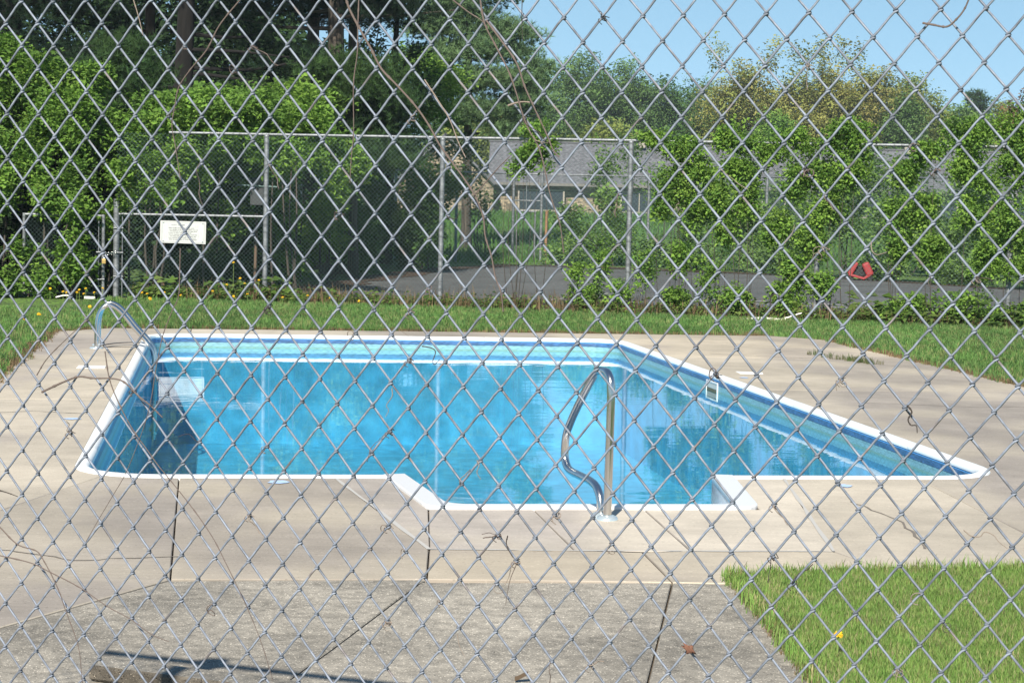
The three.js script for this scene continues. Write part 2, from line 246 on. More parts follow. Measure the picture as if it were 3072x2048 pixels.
// ---------------------------------------------------------------- swimming pool
const pool = thing('swimming_pool', 'rectangular in-ground swimming pool with blue liner and white coping', 'swimming pool', [O[0], 0, O[1]], A);
const loc = (u, y, v) => V3(u, y, -v);
{
  const L = inner, n = L.length; let s = 0; const pos = [], uv = [], idx = [], pos2 = [], uv2 = [];
  const yB = (v) => -0.92 - 0.35 * sstep(v, 5, 9);
  for (let i = 0; i <= n; i++) {
    const p = L[i % n]; if (i) s += Math.hypot(p[0] - L[i - 1][0], p[1] - L[i - 1][1]);
    pos.push(p[0], -0.028, -p[1], p[0], -0.298, -p[1]); uv.push(s / 0.9, 1, s / 0.9, 0);
    pos2.push(p[0], -0.298, -p[1], p[0], -1.3, -p[1]); uv2.push(s, 0, s, -1);
    if (i) { const a = (i - 1) * 2; idx.push(a, a + 2, a + 1, a + 2, a + 3, a + 1); }
  }
  const mk = (p, u) => { let g = new THREE.BufferGeometry(); g.setAttribute('position', new THREE.Float32BufferAttribute(p, 3)); g.setAttribute('uv', new THREE.Float32BufferAttribute(u, 2)); g.setIndex(idx); g = g.toNonIndexed(); g.computeVertexNormals(); return g; };
  // liner border: painted coping shadow line, then printed dark blue mottled band over pale scallops
  const border = tex(512, (u, v) => {
    const h = (1 - v) * 0.27, m = fbm(N1, u, v, 24, 3, 24);
    if (h < 0.006) return [0.10, 0.26, 0.42];  // thin dark line paints the shadow under the coping
    if (h < 0.012) return [0.36, 0.62, 0.86];
    if (h < 0.056) { const k = 0.75 + 0.5 * (m - 0.5) - (h > 0.05 ? 0.18 : 0); return [0.31 * k, 0.49 * k, 0.70 * k]; }
    const row = Math.floor((h - 0.056) / 0.03), x = (u * 10 + (row % 2) * 0.5) % 1 - 0.5, y = ((h - 0.056) / 0.03) % 1, d = Math.abs(Math.hypot(x * 1.3, y - 0.0) - 0.62), sc = d < 0.07 ? 0.14 : 0, k = 0.95 + 0.22 * (m - 0.5) - sc;
    const f = sstep(h, 0.09, 0.2), scum = Math.exp(-(((h - 0.108 - 0.006 * m) / 0.006) ** 2)) * (0.25 + 0.5 * fbm(N2, u, v, 16, 3, 2)); if (scum > 0.02) { const q = lerp(0.46, 0.42, f) * k; return [lerp(q, 0.44, scum), lerp(0.69 * k, 0.50, scum), lerp(0.70 * k, 0.42, scum)]; } return [lerp(0.50, 0.41, f) * k, lerp(0.685, 0.67, f) * k, lerp(0.725, 0.78, f) * k];
  }, 1, true, 256);
  const linerTex = tex(512, (u, v) => { const m = fbm(N2, u, v, 10, 5), k = 0.92 + 0.35 * (m - 0.5); return [0.33 * k, 0.725 * k, 0.885 * k]; }, 0.7);
  part('liner_border', mk(pos, uv), std(0xffffff, 0.4, { map: border, side: THREE.DoubleSide }), pool);
  const lm = std(0xffffff, 0.5, { map: linerTex, side: THREE.DoubleSide });
  const wall = mk(pos2, uv2); part('liner_wall', wall, lm, pool);
  const sh = new THREE.Shape(outline(0.02).map((p) => new THREE.Vector2(...p))), fl = new THREE.ShapeGeometry(sh); fl.rotateX(-PI / 2);
  const fg = new THREE.PlaneGeometry(PW, PL, 8, 24); fg.rotateX(-PI / 2); fg.translate(PW / 2, 0, -PL / 2);
  const fp = fg.attributes.position, fu = fg.attributes.uv; for (let i = 0; i < fp.count; i++) { fp.setY(i, yB(-fp.getZ(i))); fu.setXY(i, fp.getX(i), -fp.getZ(i)); } fg.computeVertexNormals();
  part('liner_floor', fg, lm, pool);
  // coping: rounded aluminium sections with fine gaps
  const prof = [[0, -0.02], [0, 0.004], [0.012, 0.012], [0.058, 0.013], [0.074, 0.008], [0.084, -0.004], [0.087, -0.02], [0.084, -0.036], [0.074, -0.044]];
  const path = outline(0), pts = []; // even points with inward normals
  for (let i = 0; i < path.length; i++) { const a = path[i], b = path[(i + 1) % path.length], d = Math.hypot(b[0] - a[0], b[1] - a[1]), k = Math.max(1, Math.round(d / 0.4)); for (let j = 0; j < k; j++) pts.push([lerp(a[0], b[0], j / k), lerp(a[1], b[1], j / k)]); }
  const inBay = (p) => p[1] < 0.05 && p[0] > 1.81 && p[0] < 3.87, N = pts.length;
  const nrm = pts.map((p, i) => { const a = pts[(i + N - 1) % N], b = pts[(i + 1) % N], d = [b[0] - a[0], b[1] - a[1]], l = Math.hypot(...d); return [-d[1] / l, d[0] / l]; });
  let start = pts.findIndex(inBay); while (inBay(pts[start % N])) start++;
  const run = []; for (let i = 0; i < N; i++) { const k = (start + i) % N; if (inBay(pts[k])) break; run.push([pts[k], nrm[k]]); }
  run.unshift([[3.882, 0], [0, 1]]); run.push([[1.798, 0], [0, 1]]);
  for (let a = 0; a < run.length - 1; a += 7) {
    const seg = run.slice(a, Math.min(run.length, a + 8)), P = [], I = [], Q = prof.length; if (seg.length < 2) break;
    seg.forEach(([p, nn], i) => { const t = i === 0 ? 0.0015 : i === seg.length - 1 ? -0.0015 : 0; const dir = [nn[1], -nn[0]]; prof.forEach(([d, y]) => P.push(p[0] + nn[0] * d + dir[0] * t, y, -(p[1] + nn[1] * d + dir[1] * t))); if (i) for (let q = 1; q < Q; q++) { const b = (i - 1) * Q + q - 1; I.push(b, b + 1, b + Q, b + 1, b + Q + 1, b + Q); } });
    const g = new THREE.BufferGeometry(); g.setAttribute('position', new THREE.Float32BufferAttribute(P, 3)); g.setIndex(I); g.computeVertexNormals();
    const m = M.coping; m.side = THREE.DoubleSide; part('coping_section', g, m, pool);
  }
  // white fibreglass stair bay: flange, riser walls, three treads
  const st = new THREE.Shape(BAY.map((p) => new THREE.Vector2(...p))); st.holes.push(new THREE.Path(bayIn.map((p) => new THREE.Vector2(p[0], Math.min(p[1], -0.0005)))));
  const rb = (pts, r) => { const out = []; pts.forEach((p, i) => { if (i === 0 || i === pts.length - 1) return out.push(p); const a = pts[i - 1], b = pts[i + 1], la = Math.hypot(a[0] - p[0], a[1] - p[1]), lb = Math.hypot(b[0] - p[0], b[1] - p[1]); for (let k = 0; k <= 5; k++) { const t = k / 5, q0 = [p[0] + (a[0] - p[0]) * r / la, p[1] + (a[1] - p[1]) * r / la], q2 = [p[0] + (b[0] - p[0]) * r / lb, p[1] + (b[1] - p[1]) * r / lb]; out.push([0, 1].map((c) => (1 - t) * (1 - t) * q0[c] + 2 * t * (1 - t) * p[c] + t * t * q2[c])); } }); return out; };
  const outB = rb([[1.797, 0.06], ...BAY.slice(1, 3), [3.883, 0.06]], 0.13), inB = rb(bayIn, 0.05);
  const fs = new THREE.Shape([...outB, ...inB.slice().reverse()].map((p) => new THREE.Vector2(p[0], p[1])));
  const fgeo = new THREE.ExtrudeGeometry(fs, { depth: 0.018, bevelEnabled: true, bevelSize: 0.006, bevelThickness: 0.006, bevelSegments: 2, curveSegments: 2 }); fgeo.rotateX(-PI / 2); fgeo.translate(0, -0.008, 0);
  const stairs = new THREE.Group(); stairs.name = 'stair_bay'; pool.add(stairs);
  part('flange', fgeo, M.fibreglass, stairs);
  const wp = [], wi = []; inB.forEach((p, i) => { wp.push(p[0], 0.004, -p[1], p[0], -1.0, -p[1]); if (i) { const b = (i - 1) * 2; wi.push(b, b + 2, b + 1, b + 2, b + 3, b + 1); } });
  const wg = new THREE.BufferGeometry(); wg.setAttribute('position', new THREE.Float32BufferAttribute(wp, 3)); wg.setIndex(wi); wg.computeVertexNormals();
  const fm = std(lin(0.80, 0.80, 0.82), 0.3, { side: THREE.DoubleSide }); part('bay_wall', wg, fm, stairs);
  [[-1.06, -0.70, -0.30], [-0.70, -0.35, -0.52], [-0.35, 0.02, -0.74]].forEach(([v0, v1, y]) => part('tread', box(1.66 + 0.10 * (v1 + 1.06), 0.1, v1 - v0, 2.83, y - 0.05, -(v0 + v1) / 2, 0.03), M.fibreglass, stairs));
  // moulded corner seat by the right wall of the bay
  part('corner_seat', box(0.22, 0.2, 0.62, 3.62, -0.24, 0.62, 0.05), M.fibreglass, stairs);
  // skimmer mouth on the right wall
  const sk = new THREE.Group(); sk.name = 'skimmer'; sk.position.set(PW - CW - 0.004, -0.15, -7.15); pool.add(sk);
  part('skimmer_frame', merge([box(0.014, 0.018, 0.44, 0, 0.085, 0, 0.005), box(0.014, 0.018, 0.44, 0, -0.085, 0, 0.005), box(0.014, 0.152, 0.022, 0, 0, 0.209, 0.005), box(0.014, 0.152, 0.022, 0, 0, -0.209, 0.005)]), std(lin(0.58, 0.6, 0.6), 0.5), sk);
  part('skimmer_door', box(0.008, 0.05, 0.39, 0.001, 0.05, 0, 0.002), std(lin(0.42, 0.45, 0.42), 0.6), sk);
  part('skimmer_throat_shade', box(0.006, 0.098, 0.39, 0.002, -0.026, 0), std(lin(0.10, 0.10, 0.06), 0.9), sk);  // flat dark plate painted as the shade inside the opening
}
// water
{
  const wave = tex(1024, (u, v) => 0.5 + (0.05 + 0.30 * sstep(fbm(N2, u, v, 2, 2), 0.46, 0.62)) * (fbm(N1, u, v, 6, 3, 26) - 0.5) + 0.05 * (fbm(N2, u, v, 22, 2, 70) - 0.5) + 0.55 * (fbm(N3, u, v, 3, 2, 6) - 0.5), 0.25, false);
  const wm = new THREE.MeshPhysicalMaterial({ color: lin(0.78, 0.97, 1.0), roughness: 0.0, transmission: 1, thickness: 0, ior: 1.333, bumpMap: wave, bumpScale: 0.0022 });
  const s = new THREE.Shape(inner.map((p) => new THREE.Vector2(...p))), g = new THREE.ShapeGeometry(s); g.rotateX(-PI / 2); g.rotateY(A); g.translate(O[0], WATER, O[1]);
  struct('water', g, wm, 'calm blue pool water with faint ripples reflecting sky and trees');
}

// ---------------------------------------------------------------- stainless rails
const bars = (pts, r, n = 90, s = 12) => tube(curve(pts, n), r, s);
function flange(r, h) { return new THREE.LatheGeometry([[0.02, h], [r * 0.62, h], [r * 0.9, h * 0.7], [r, h * 0.25], [r, 0]].map((p) => new THREE.Vector2(...p)), 24); }
{
  const b = 20 * PI / 180, dir = [-Math.sin(b), -Math.cos(b)];
  const t = thing('handrail', 'near stainless figure-four handrail looping over the pool steps', 'handrail', [0.508, 0, -10.075]);
  const q = (d, y) => V3(dir[0] * d, y, dir[1] * d);
  part('rail', bars([q(0, 0), q(-0.004, 0.2), q(-0.008, 0.45), q(-0.008, 0.66), q(0.004, 0.715), q(0.04, 0.748), q(0.1, 0.755), q(0.17, 0.745), q(0.23, 0.712), q(0.37, 0.60), q(0.53, 0.45), q(0.59, 0.375), q(0.612, 0.30), q(0.605, 0.235), q(0.565, 0.195), q(0.50, 0.18), q(0.40, 0.175), q(0.23, 0.165), q(0.15, 0.145), q(0.105, 0.105), q(0.085, 0.05), q(0.082, 0)], 0.0215, 160, 16), M.steel, t);
  for (const d of [0, 0.084]) { const f = flange(0.056, 0.024); f.translate(dir[0] * d, 0.0, dir[1] * d); part('flange', f, M.chrome, t); }
}
{
  const at = W(-0.44, 9.69), t = thing('pool_ladder', 'far stainless pool ladder with two curved rails at the left pool edge', 'ladder', [at[0], 0, at[1]], A);
  for (const v of [0, 0.44]) {
    const p = [[0.02, 0], [0.022, 0.15], [0.025, 0.26], [0.045, 0.365], [0.086, 0.43], [0.14, 0.456], [0.197, 0.442], [0.264, 0.392], [0.42, 0.205], [0.55, 0.06], [0.595, -0.012], [0.614, -0.10], [0.615, -0.3], [0.615, -0.95]].map(([u, y]) => V3(u, y, -v));
    part('rail', bars(p, 0.022, 90, 12), M.steel, t); const f = flange(0.07, 0.022); f.translate(0.02, 0, -v); part('flange', f, M.chrome, t);
  }
  for (const y of [-0.34, -0.6, -0.86]) part('tread', box(0.09, 0.03, 0.42, 0.615, y, -0.22, 0.01), M.white, t);
}

// ---------------------------------------------------------------- plates and worn paint on the deck
function plate(name, label, cat, pts, y, mat, group) { return solo(name, slabGeo(pts, y, 0.012, 0.002), mat, label, cat, group); }
plate('deck_plate', 'white rectangular skimmer lid in the deck left of the pool ladder', 'deck lid', toW([[-0.455, 7.24], [-0.2, 7.25], [-0.2, 7.50], [-0.455, 7.51]]), 0.006, M.white);
plate('deck_plate', 'white rectangular skimmer lid in the deck right of the pool', 'deck lid', toW([[5.885, 7.37], [6.11, 7.33], [6.15, 7.50], [5.9, 7.58]]), 0.006, M.white);
{
  const blue = std(lin(0.36, 0.50, 0.74), 0.95), blot = (u, v, a, b, s) => { const r = rand(s), P = []; for (let i = 0; i < 16; i++) { const t = i / 16 * PI * 2, k = 0.75 + 0.4 * r(); P.push(W(u + a * k * Math.cos(t), v + b * k * Math.sin(t))); } return sheetGeo(P, 0.004); };
  for (const [u, v, a, b, l] of [[1.178, -0.18, 0.07, 0.07, 'faded blue paint mark on the near pool edge left of the steps'], [4.46, -0.30, 0.05, 0.06, 'faded blue paint mark on the near pool edge right of the steps'], [-0.19, 3.0, 0.07, 0.05, 'faded blue paint mark on the deck left of the pool'], [5.80, 6.9, 0.05, 0.05, 'faded blue paint mark beside the right pool coping']]) solo('paint_mark', blot(u, v, a, b, (u * 100 + 700) | 0), blue, l, 'paint mark');
}

// ---------------------------------------------------------------- near chain link fence: every wire is a flattened spiral hooked into its neighbours
const FX = { x0: -0.22915, y0: -0.09978, z0: 3.26143, phi: 0.34503, W: 0.06419, H: 0.079 };
const fc = Math.cos(FX.phi), fsn = Math.sin(FX.phi);
function onFence(a, b, d = 0) { // a along the fence, b up from the eye line, d towards the viewer; the fabric sags a little
  const a1 = clamp(a, -1.1, 1.2), b1 = clamp(b, -0.85, 0.5);
  const da = -0.00545 * b + 0.00342 * a1 * a1 + 0.00306 * a1 * b1 - 0.00988 * b1 * b1 + 0.00599 * a1 ** 3 + 0.00124 * a1 * a1 * b1 + 0.01201 * a1 * b1 * b1 - 0.00846 * b1 ** 3;
  const db = 0.00253 * a + 0.00689 * a1 * a1 + 0.00155 * a1 * b1 - 0.00857 * b1 * b1 - 0.00157 * a1 ** 3 + 0.00239 * a1 * a1 * b1 + 0.00035 * a1 * b1 * b1 - 0.00721 * b1 ** 3;
  const aa = a + da;
  return V3(FX.x0 + aa * fc - fsn * d, EYE + FX.y0 + b + db, -(FX.z0 - aa * fsn) + fc * d);
}
const RAIL_Y = 2.44;
{
  const t = thing('chain_link_fence', 'near grey galvanised chain link fence filling the whole view', 'fence');
  const r = 0.00195, dep = 0.0030, hook = 0.0028, r0 = rand(77);
  for (let k = -60; k < 84; k++) {
    const pts = [], v0 = -22, v1 = 37; // lattice rows, downwards
    for (let v = v0; v < v1; v++) {
      const left = ((v - k) % 2 + 2) % 2 === 0, xa = left ? 0 : 1, xb = left ? 1 : 0, sgn = left ? -1 : 1; // left bend at v -> '\' behind, right bend -> '/' in front
      const ja = (r0() - 0.5) * 0.0012, jb = (r0() - 0.5) * 0.0012;
      for (const [q, dd] of [[0, 0], [0.035, 0.66], [0.085, 1], [0.28, 1], [0.5, 1], [0.72, 1], [0.915, 1], [0.965, 0.66]]) {
        const lim = clamp((q - 0.02) / 0.96, 0, 1), x = lerp(xa, xb, lim), e = q < 0.5 ? Math.max(0, 1 - q / 0.12) : -Math.max(0, 1 - (1 - q) / 0.12);
        const ex = (left ? -1 : 1) * hook * Math.max(0, 1 - q / 0.085) + (left ? 1 : -1) * hook * Math.max(0, 1 - (1 - q) / 0.085);
        const bow = Math.sin(q * PI * 2) * (sgn > 0 ? 0.0009 : 0.0001);
        pts.push(onFence((k + x) * FX.W / 2 + ex, -(v + q) * FX.H / 2 + bow + lerp(ja, jb, q), sgn * dep * dd));
      }
    }
    const wg = tube(pts, r, 6, false), wu = wg.attributes.uv, off = r0() * 3; for (let i = 0; i < wu.count; i++) wu.setXY(i, wu.getX(i) + off * 0.37, wu.getY(i) * (0.9 + 0.2 * (off % 1)) + off);
    part('wire', wg, M.wire, t);
  }
  const at = (a, y) => { const p = onFence(a, 0, 0); return V3(FX.x0 + a * fc, y, -(FX.z0 - a * fsn)); };
  part('top_rail', tube([at(-1.93, RAIL_Y), at(3.2, RAIL_Y)], 0.021, 10), M.pipe, t);
  for (const a of [-1.50, 2.35]) { part('post', tube([at(a, 0).add(V3(-fsn * -0.03, -0.05, fc * -0.03)), at(a, RAIL_Y - 0.03).add(V3(-fsn * -0.03, 0, fc * -0.03))], 0.032, 12), M.pipe, t); part('post_cap', box(0.1, 0.07, 0.1, at(a, 0).x - fsn * -0.015, RAIL_Y, at(a, 0).z + fc * -0.015, 0.02), M.pipe, t); }
}

// ---------------------------------------------------------------- dry vines left on the near fence
function twig(pts, r, mat, seed, knots = true) { // flat list a, b, a, b, ... along the fence
  const P = [], q = rand(seed); let d = 0.009;
  for (let i = 0; i < pts.length; i += 2) { d = clamp(d + (q() - 0.5) * 0.006, 0.006, 0.016); P.push(onFence(pts[i], pts[i + 1], d)); }
  const n = P.length * 8, C2 = curve(P, n), rr = C2.map((_, i) => { const t = i / n; return r * 0.82 * (1.12 - 0.5 * t) * (knots && i % 11 === 5 ? 1.5 : 0.9 + 0.2 * q()); });
  return tube(C2, rr, 5);
}
const TW = [
  ['thick dry brown vine slanting down the middle of the fence from the top edge', 0.0023, 'twig', [-0.052, 0.436, -0.047, 0.418, -0.027, 0.382, -0.006, 0.349, 0.013, 0.316, 0.042, 0.288, 0.073, 0.255, 0.096, 0.225, 0.117, 0.19, 0.151, 0.148, 0.177, 0.112, 0.192, 0.077, 0.196, 0.047, 0.207, 0.015, 0.215, -0.02, 0.225, -0.041, 0.229, -0.073]],
  ['thin dry vine hanging almost straight down beside the thick slanting vine', 0.0014, 'twig', [-0.028, 0.436, -0.029, 0.391, -0.03, 0.342, -0.036, 0.295, -0.036, 0.207, -0.039, 0.172, -0.041, 0.129]],
  ['side shoot forking up to the right from the thick slanting vine', 0.0013, 'twig', [0.177, 0.112, 0.194, 0.13, 0.221, 0.159, 0.24, 0.176]],
  ['long dry vine right of the thick one, ending above the tennis court', 0.0017, 'twig', [0.182, 0.433, 0.192, 0.387, 0.211, 0.35, 0.234, 0.309, 0.247, 0.274, 0.257, 0.242, 0.268, 0.217, 0.284, 0.19, 0.294, 0.16, 0.303, 0.121, 0.313, 0.091, 0.321, 0.071, 0.325, 0.051, 0.329, 0.023]],
  ['dry vine crossing the sky beside the white pine, ending at the far rail', 0.0019, 'twig', [0.195, 0.392, 0.218, 0.364, 0.249, 0.322, 0.262, 0.286, 0.282, 0.245, 0.3, 0.208, 0.311, 0.185, 0.321, 0.174]],
  ['short dry vine slanting in front of the white pine crown at the top edge', 0.0013, 'twig', [0.132, 0.429, 0.163, 0.406, 0.186, 0.392, 0.198, 0.38]],
  ['short pale broken twig lying level among the right-hand dry vines', 0.002, 'twigPale', [0.232, 0.256, 0.245, 0.26, 0.258, 0.262, 0.275, 0.26]],
  ['short slanting dry vine over the gable of the far house', 0.0014, 'twigPale', [0.09, 0.298, 0.113, 0.265, 0.134, 0.234, 0.15, 0.197, 0.164, 0.172]],
  ['pale straight twig in front of the dark pine trunk at the top edge', 0.0012, 'twigPale', [-0.447, 0.437, -0.437, 0.405, -0.428, 0.374]],
  ['dark dry vine curving down through the shaded pines at upper left', 0.0015, 'twig', [-0.24, 0.434, -0.28, 0.389, -0.304, 0.348, -0.337, 0.314, -0.359, 0.285, -0.367, 0.251, -0.372, 0.221, -0.367, 0.187, -0.357, 0.128]],
  ['thick arched dry branch over the left pool edge with a rough broken end', 0.0021, 'twig', [-0.631, -0.249, -0.585, -0.228, -0.553, -0.217, -0.527, -0.218, -0.469, -0.219, -0.437, -0.243, -0.411, -0.259, -0.389, -0.278]],
  ['thin bent dry stem over the deck left of the pool ladder', 0.0012, 'twig', [-0.638, -0.219, -0.618, -0.191, -0.577, -0.151, -0.531, -0.113]],
  ['upper of two thin hoop-like stems right of the pool ladder foot', 0.0008, 'twigDark', [-0.513, -0.161, -0.478, -0.155, -0.444, -0.152]],
  ['lower of two thin hoop-like stems right of the pool ladder foot', 0.0008, 'twigDark', [-0.504, -0.163, -0.475, -0.161, -0.447, -0.16]],
  ['long thin vine trailing from below the sign across the pool corner', 0.0011, 'twig', [-0.357, 0.013, -0.358, -0.027, -0.359, -0.069, -0.371, -0.097, -0.387, -0.135, -0.395, -0.168, -0.401, -0.203, -0.406, -0.241, -0.417, -0.284, -0.436, -0.331, -0.459, -0.382, -0.481, -0.419, -0.51, -0.465, -0.533, -0.503]],
  ['long thin vine running from the ladder foot down over the grey walk', 0.0012, 'twig', [-0.504, -0.17, -0.492, -0.22, -0.466, -0.269, -0.442, -0.306, -0.413, -0.339, -0.396, -0.358, -0.367, -0.389, -0.322, -0.436, -0.285, -0.48, -0.262, -0.516, -0.231, -0.569, -0.203, -0.621, -0.185, -0.662, -0.168, -0.71]],
  ['thin vine dropping down the lower left corner in front of the walk', 0.0013, 'twig', [-0.712, -0.493, -0.672, -0.521, -0.633, -0.53, -0.618, -0.546, -0.588, -0.592, -0.573, -0.632, -0.555, -0.669, -0.545, -0.697, -0.537, -0.761]],
  ['thin vine slanting from the left edge over the grey walk to the step pad', 0.0012, 'twig', [-0.724, -0.544, -0.645, -0.553, -0.612, -0.563, -0.55, -0.586, -0.491, -0.615, -0.447, -0.631, -0.398, -0.655, -0.367, -0.663]],
  ['stub of dark vine at the left edge below the pool corner', 0.0014, 'twigDark', [-0.724, -0.428, -0.7, -0.432, -0.679, -0.437]],
  ['hook-shaped reddish vine against the sky at the top right', 0.002, 'twig', [0.875, 0.374, 0.89, 0.371, 0.91, 0.368, 0.924, 0.379, 0.934, 0.393, 0.942, 0.414, 0.944, 0.422]],
  ['bent dark brown twig hanging over the deck right of the pool', 0.0015, 'twigDark', [0.871, -0.192, 0.878, -0.202, 0.873, -0.214, 0.877, -0.222, 0.885, -0.222, 0.887, -0.233]],
  ['pale looped tendril beside the red toy', 0.0011, 'twigPale', [0.81, 0.05, 0.812, 0.037, 0.819, 0.031, 0.834, 0.035]],
  ['pale curved tendril in front of the vines left of the red toy', 0.0010, 'twigPale', [0.681, 0.046, 0.691, 0.059, 0.696, 0.074]],
  ['thin dangling stem against the sky right of the white pine', 0.0009, 'twigDark', [0.255, 0.427, 0.254, 0.393, 0.256, 0.359]],
  ['dark hooked tendril over the far pool coping', 0.0011, 'twigDark', [0.091, -0.134, 0.109, -0.137, 0.114, -0.142, 0.11, -0.158, 0.112, -0.163, 0.122, -0.154]],
  ['curled dry strip hanging over the middle of the pool water', 0.0010, 'twigPale', [0.039, -0.205, 0.041, -0.217, 0.031, -0.234, 0.034, -0.241, 0.029, -0.253]],
  ['straight dry stem hanging over the joint between deck and walk', 0.0009, 'twig', [0.261, -0.478, 0.251, -0.505, 0.244, -0.546]],
  ['curved pale stem hanging low over the grey walk', 0.0008, 'twigPale', [0.16, -0.6, 0.166, -0.62, 0.177, -0.637]],
  ['small dark leafy tip hanging over the deck below the pool steps', 0.0012, 'twigDark', [0.245, -0.433, 0.242, -0.446, 0.249, -0.46, 0.255, -0.469]],
  ['pale wavy tendril over the deck above the lower right lawn', 0.0010, 'twigPale', [0.958, -0.374, 0.969, -0.382, 0.982, -0.382, 0.988, -0.375, 1.001, -0.379, 1.008, -0.387, 1.021, -0.397]],
  ['frayed pale tendril over the water left of the near handrail', 0.0011, 'twigPale', [0.189, -0.315, 0.194, -0.322, 0.191, -0.334, 0.197, -0.345]],
];
TW.forEach(([label, r, m, pts], i) => solo('dry_vine', twig(pts, r, M[m], 100 + i, r > 0.0011), M[m], label, 'dry vine'));
{ // small curled tendrils caught on the knots
  const r = rand(404), mats = [M.twigPale, M.twig, M.twigDark];
  for (let i = 0; i < 62; i++) {
    const v = Math.round(lerp(-10, 17, r())), u0 = Math.round(lerp(-21, 31, r() ** 0.75)), u = u0 + ((u0 - v) & 1), a = u * FX.W / 2, b = -v * FX.H / 2, P = [];
    const n = 6 + (r() * 6 | 0), curl = r() < 0.55; let x = a, y = b, an = r() * 6.3, step = 0.0025 + 0.004 * r();
    for (let k = 0; k < n; k++) { P.push(onFence(x, y, 0.006 + 0.004 * Math.sin(k))); an += curl ? 0.6 + 0.5 * r() : (r() - 0.5) * 0.8; x += Math.cos(an) * step; y += Math.sin(an) * step - 0.0012; }
    const wraps = []; if (r() < 0.45) for (let k = 0; k <= 14; k++) { const t = k / 14 * PI * (3 + 2 * r()), s = (k / 14 - 0.5) * 0.012; wraps.push(onFence(a + s + Math.cos(t) * 0.004, b + s * 0.8 - 0.004 + Math.cos(t) * -0.003, Math.sin(t) * 0.0075)); }
    const gs = [tube(curve(P, 24), 0.00045 + 0.0005 * r(), 4)]; if (wraps.length) gs.push(tube(curve(wraps, 30), 0.0007, 4));
    const mi = (r() * 3) | 0, tone = ['pale', 'brown', 'dark'][mi], px = a / 1.45 + 0.5, py = -b;
    const where = py > 0.44 ? (px > 0.72 ? 'the near lawn patch' : 'the grey walk') : py > 0.3 ? 'the deck in front of the pool' : py > 0.11 ? (px < 0.22 ? 'the deck left of the pool' : px > 0.78 ? 'the deck right of the pool' : 'the pool water') : py > 0.02 ? 'the grass strip and court' : py > -0.22 ? (px < 0.2 ? 'the left bush' : px < 0.45 ? 'the shaded hedge' : 'the fence vines and house') : px < 0.5 ? 'the tall pines' : 'the sky and far trees';
    solo('dry_tendril', merge(gs), mats[mi], `tiny ${tone} ${wraps.length ? 'coiled' : curl ? 'curled' : 'straggling'} tendril on the near fence against ${where}`, 'tendril', `${tone} ${wraps.length ? 'coiled' : curl ? 'curled' : 'straggling'} tendrils against ${where}`);
  }
  // withered leaf on the wires
  const lp = onFence(0.548, -0.588, 0.012), lf = new THREE.SphereGeometry(0.011, 10, 8), p = lf.attributes.position; for (let i = 0; i < p.count; i++) { const k = 0.6 + 0.5 * Math.sin(p.getX(i) * 700) * Math.cos(p.getY(i) * 600); p.setXYZ(i, p.getX(i) * 1.4 * k, p.getY(i) * 0.8 * k, p.getZ(i) * 0.5 * k); } lf.computeVertexNormals(); lf.rotateZ(-0.6); lf.translate(lp.x, lp.y, lp.z);
  solo('withered_leaf', lf, std(lin(0.16, 0.075, 0.05), 0.9), 'crumpled brown leaf caught on the fence above the grey walk', 'dead leaf');
  const d2 = new THREE.PlaneGeometry(0.045, 0.026, 4, 2), q = d2.attributes.position; for (let i = 0; i < q.count; i++) q.setZ(i, 0.012 * Math.sin(q.getX(i) * 60)); d2.rotateX(-1.2); d2.computeVertexNormals(); d2.translate(0.057, 0.018, -6.58);
  solo('fallen_leaf', d2, std(lin(0.09, 0.06, 0.035), 0.9, { side: THREE.DoubleSide }), 'dark brown fallen leaf on the grey walk at the bottom edge', 'dead leaf');
}

// ---------------------------------------------------------------- far chain link fence round the tennis court
function meshPanel(name, parent, A0, B0, y0, y1, cell, r, mat) { // instanced zigzag wires between two ground points
  const len = Math.hypot(B0[0] - A0[0], B0[1] - A0[1]), n = Math.floor(len / (cell / 2)), ang = Math.atan2(-(B0[1] - A0[1]), B0[0] - A0[0]);
  const zig = (odd) => { const P = []; const rows = Math.floor((y1 - y0) / (cell / 2)); for (let i = 0; i <= rows; i++) P.push(V3(((i + odd) % 2) * cell / 2, y0 + i * cell / 2, ((i + odd) % 2 ? 0.002 : -0.002))); return tube(P, r, 3, false); };
  [0, 1].forEach((odd) => { const m = new THREE.InstancedMesh(zig(odd), mat, Math.ceil((n - odd) / 2)); m.name = name; m.userData.kind = 'stuff'; m.castShadow = m.receiveShadow = true; const X = new THREE.Matrix4(); let c = 0; for (let i = odd; i < n; i += 2) { const t = i * cell / 2 / len; X.makeRotationY(ang); X.setPosition(lerp(A0[0], B0[0], t), 0, lerp(A0[1], B0[1], t)); m.setMatrixAt(c++, X); } m.count = c; parent.add(m); });
}
const FP = [[-6.17, -30.75], [-3.833, -30.55], [-1.112, -30.1], [1.704, -29.544], [4.422, -28.95], [7.021, -28.1], [9.7, -27.2]], FT = 2.585;
const fenceAt = (x) => { let i = 0; while (i < FP.length - 2 && FP[i + 1][0] < x) i++; return lerp(FP[i][1], FP[i + 1][1], (x - FP[i][0]) / (FP[i + 1][0] - FP[i][0])); };
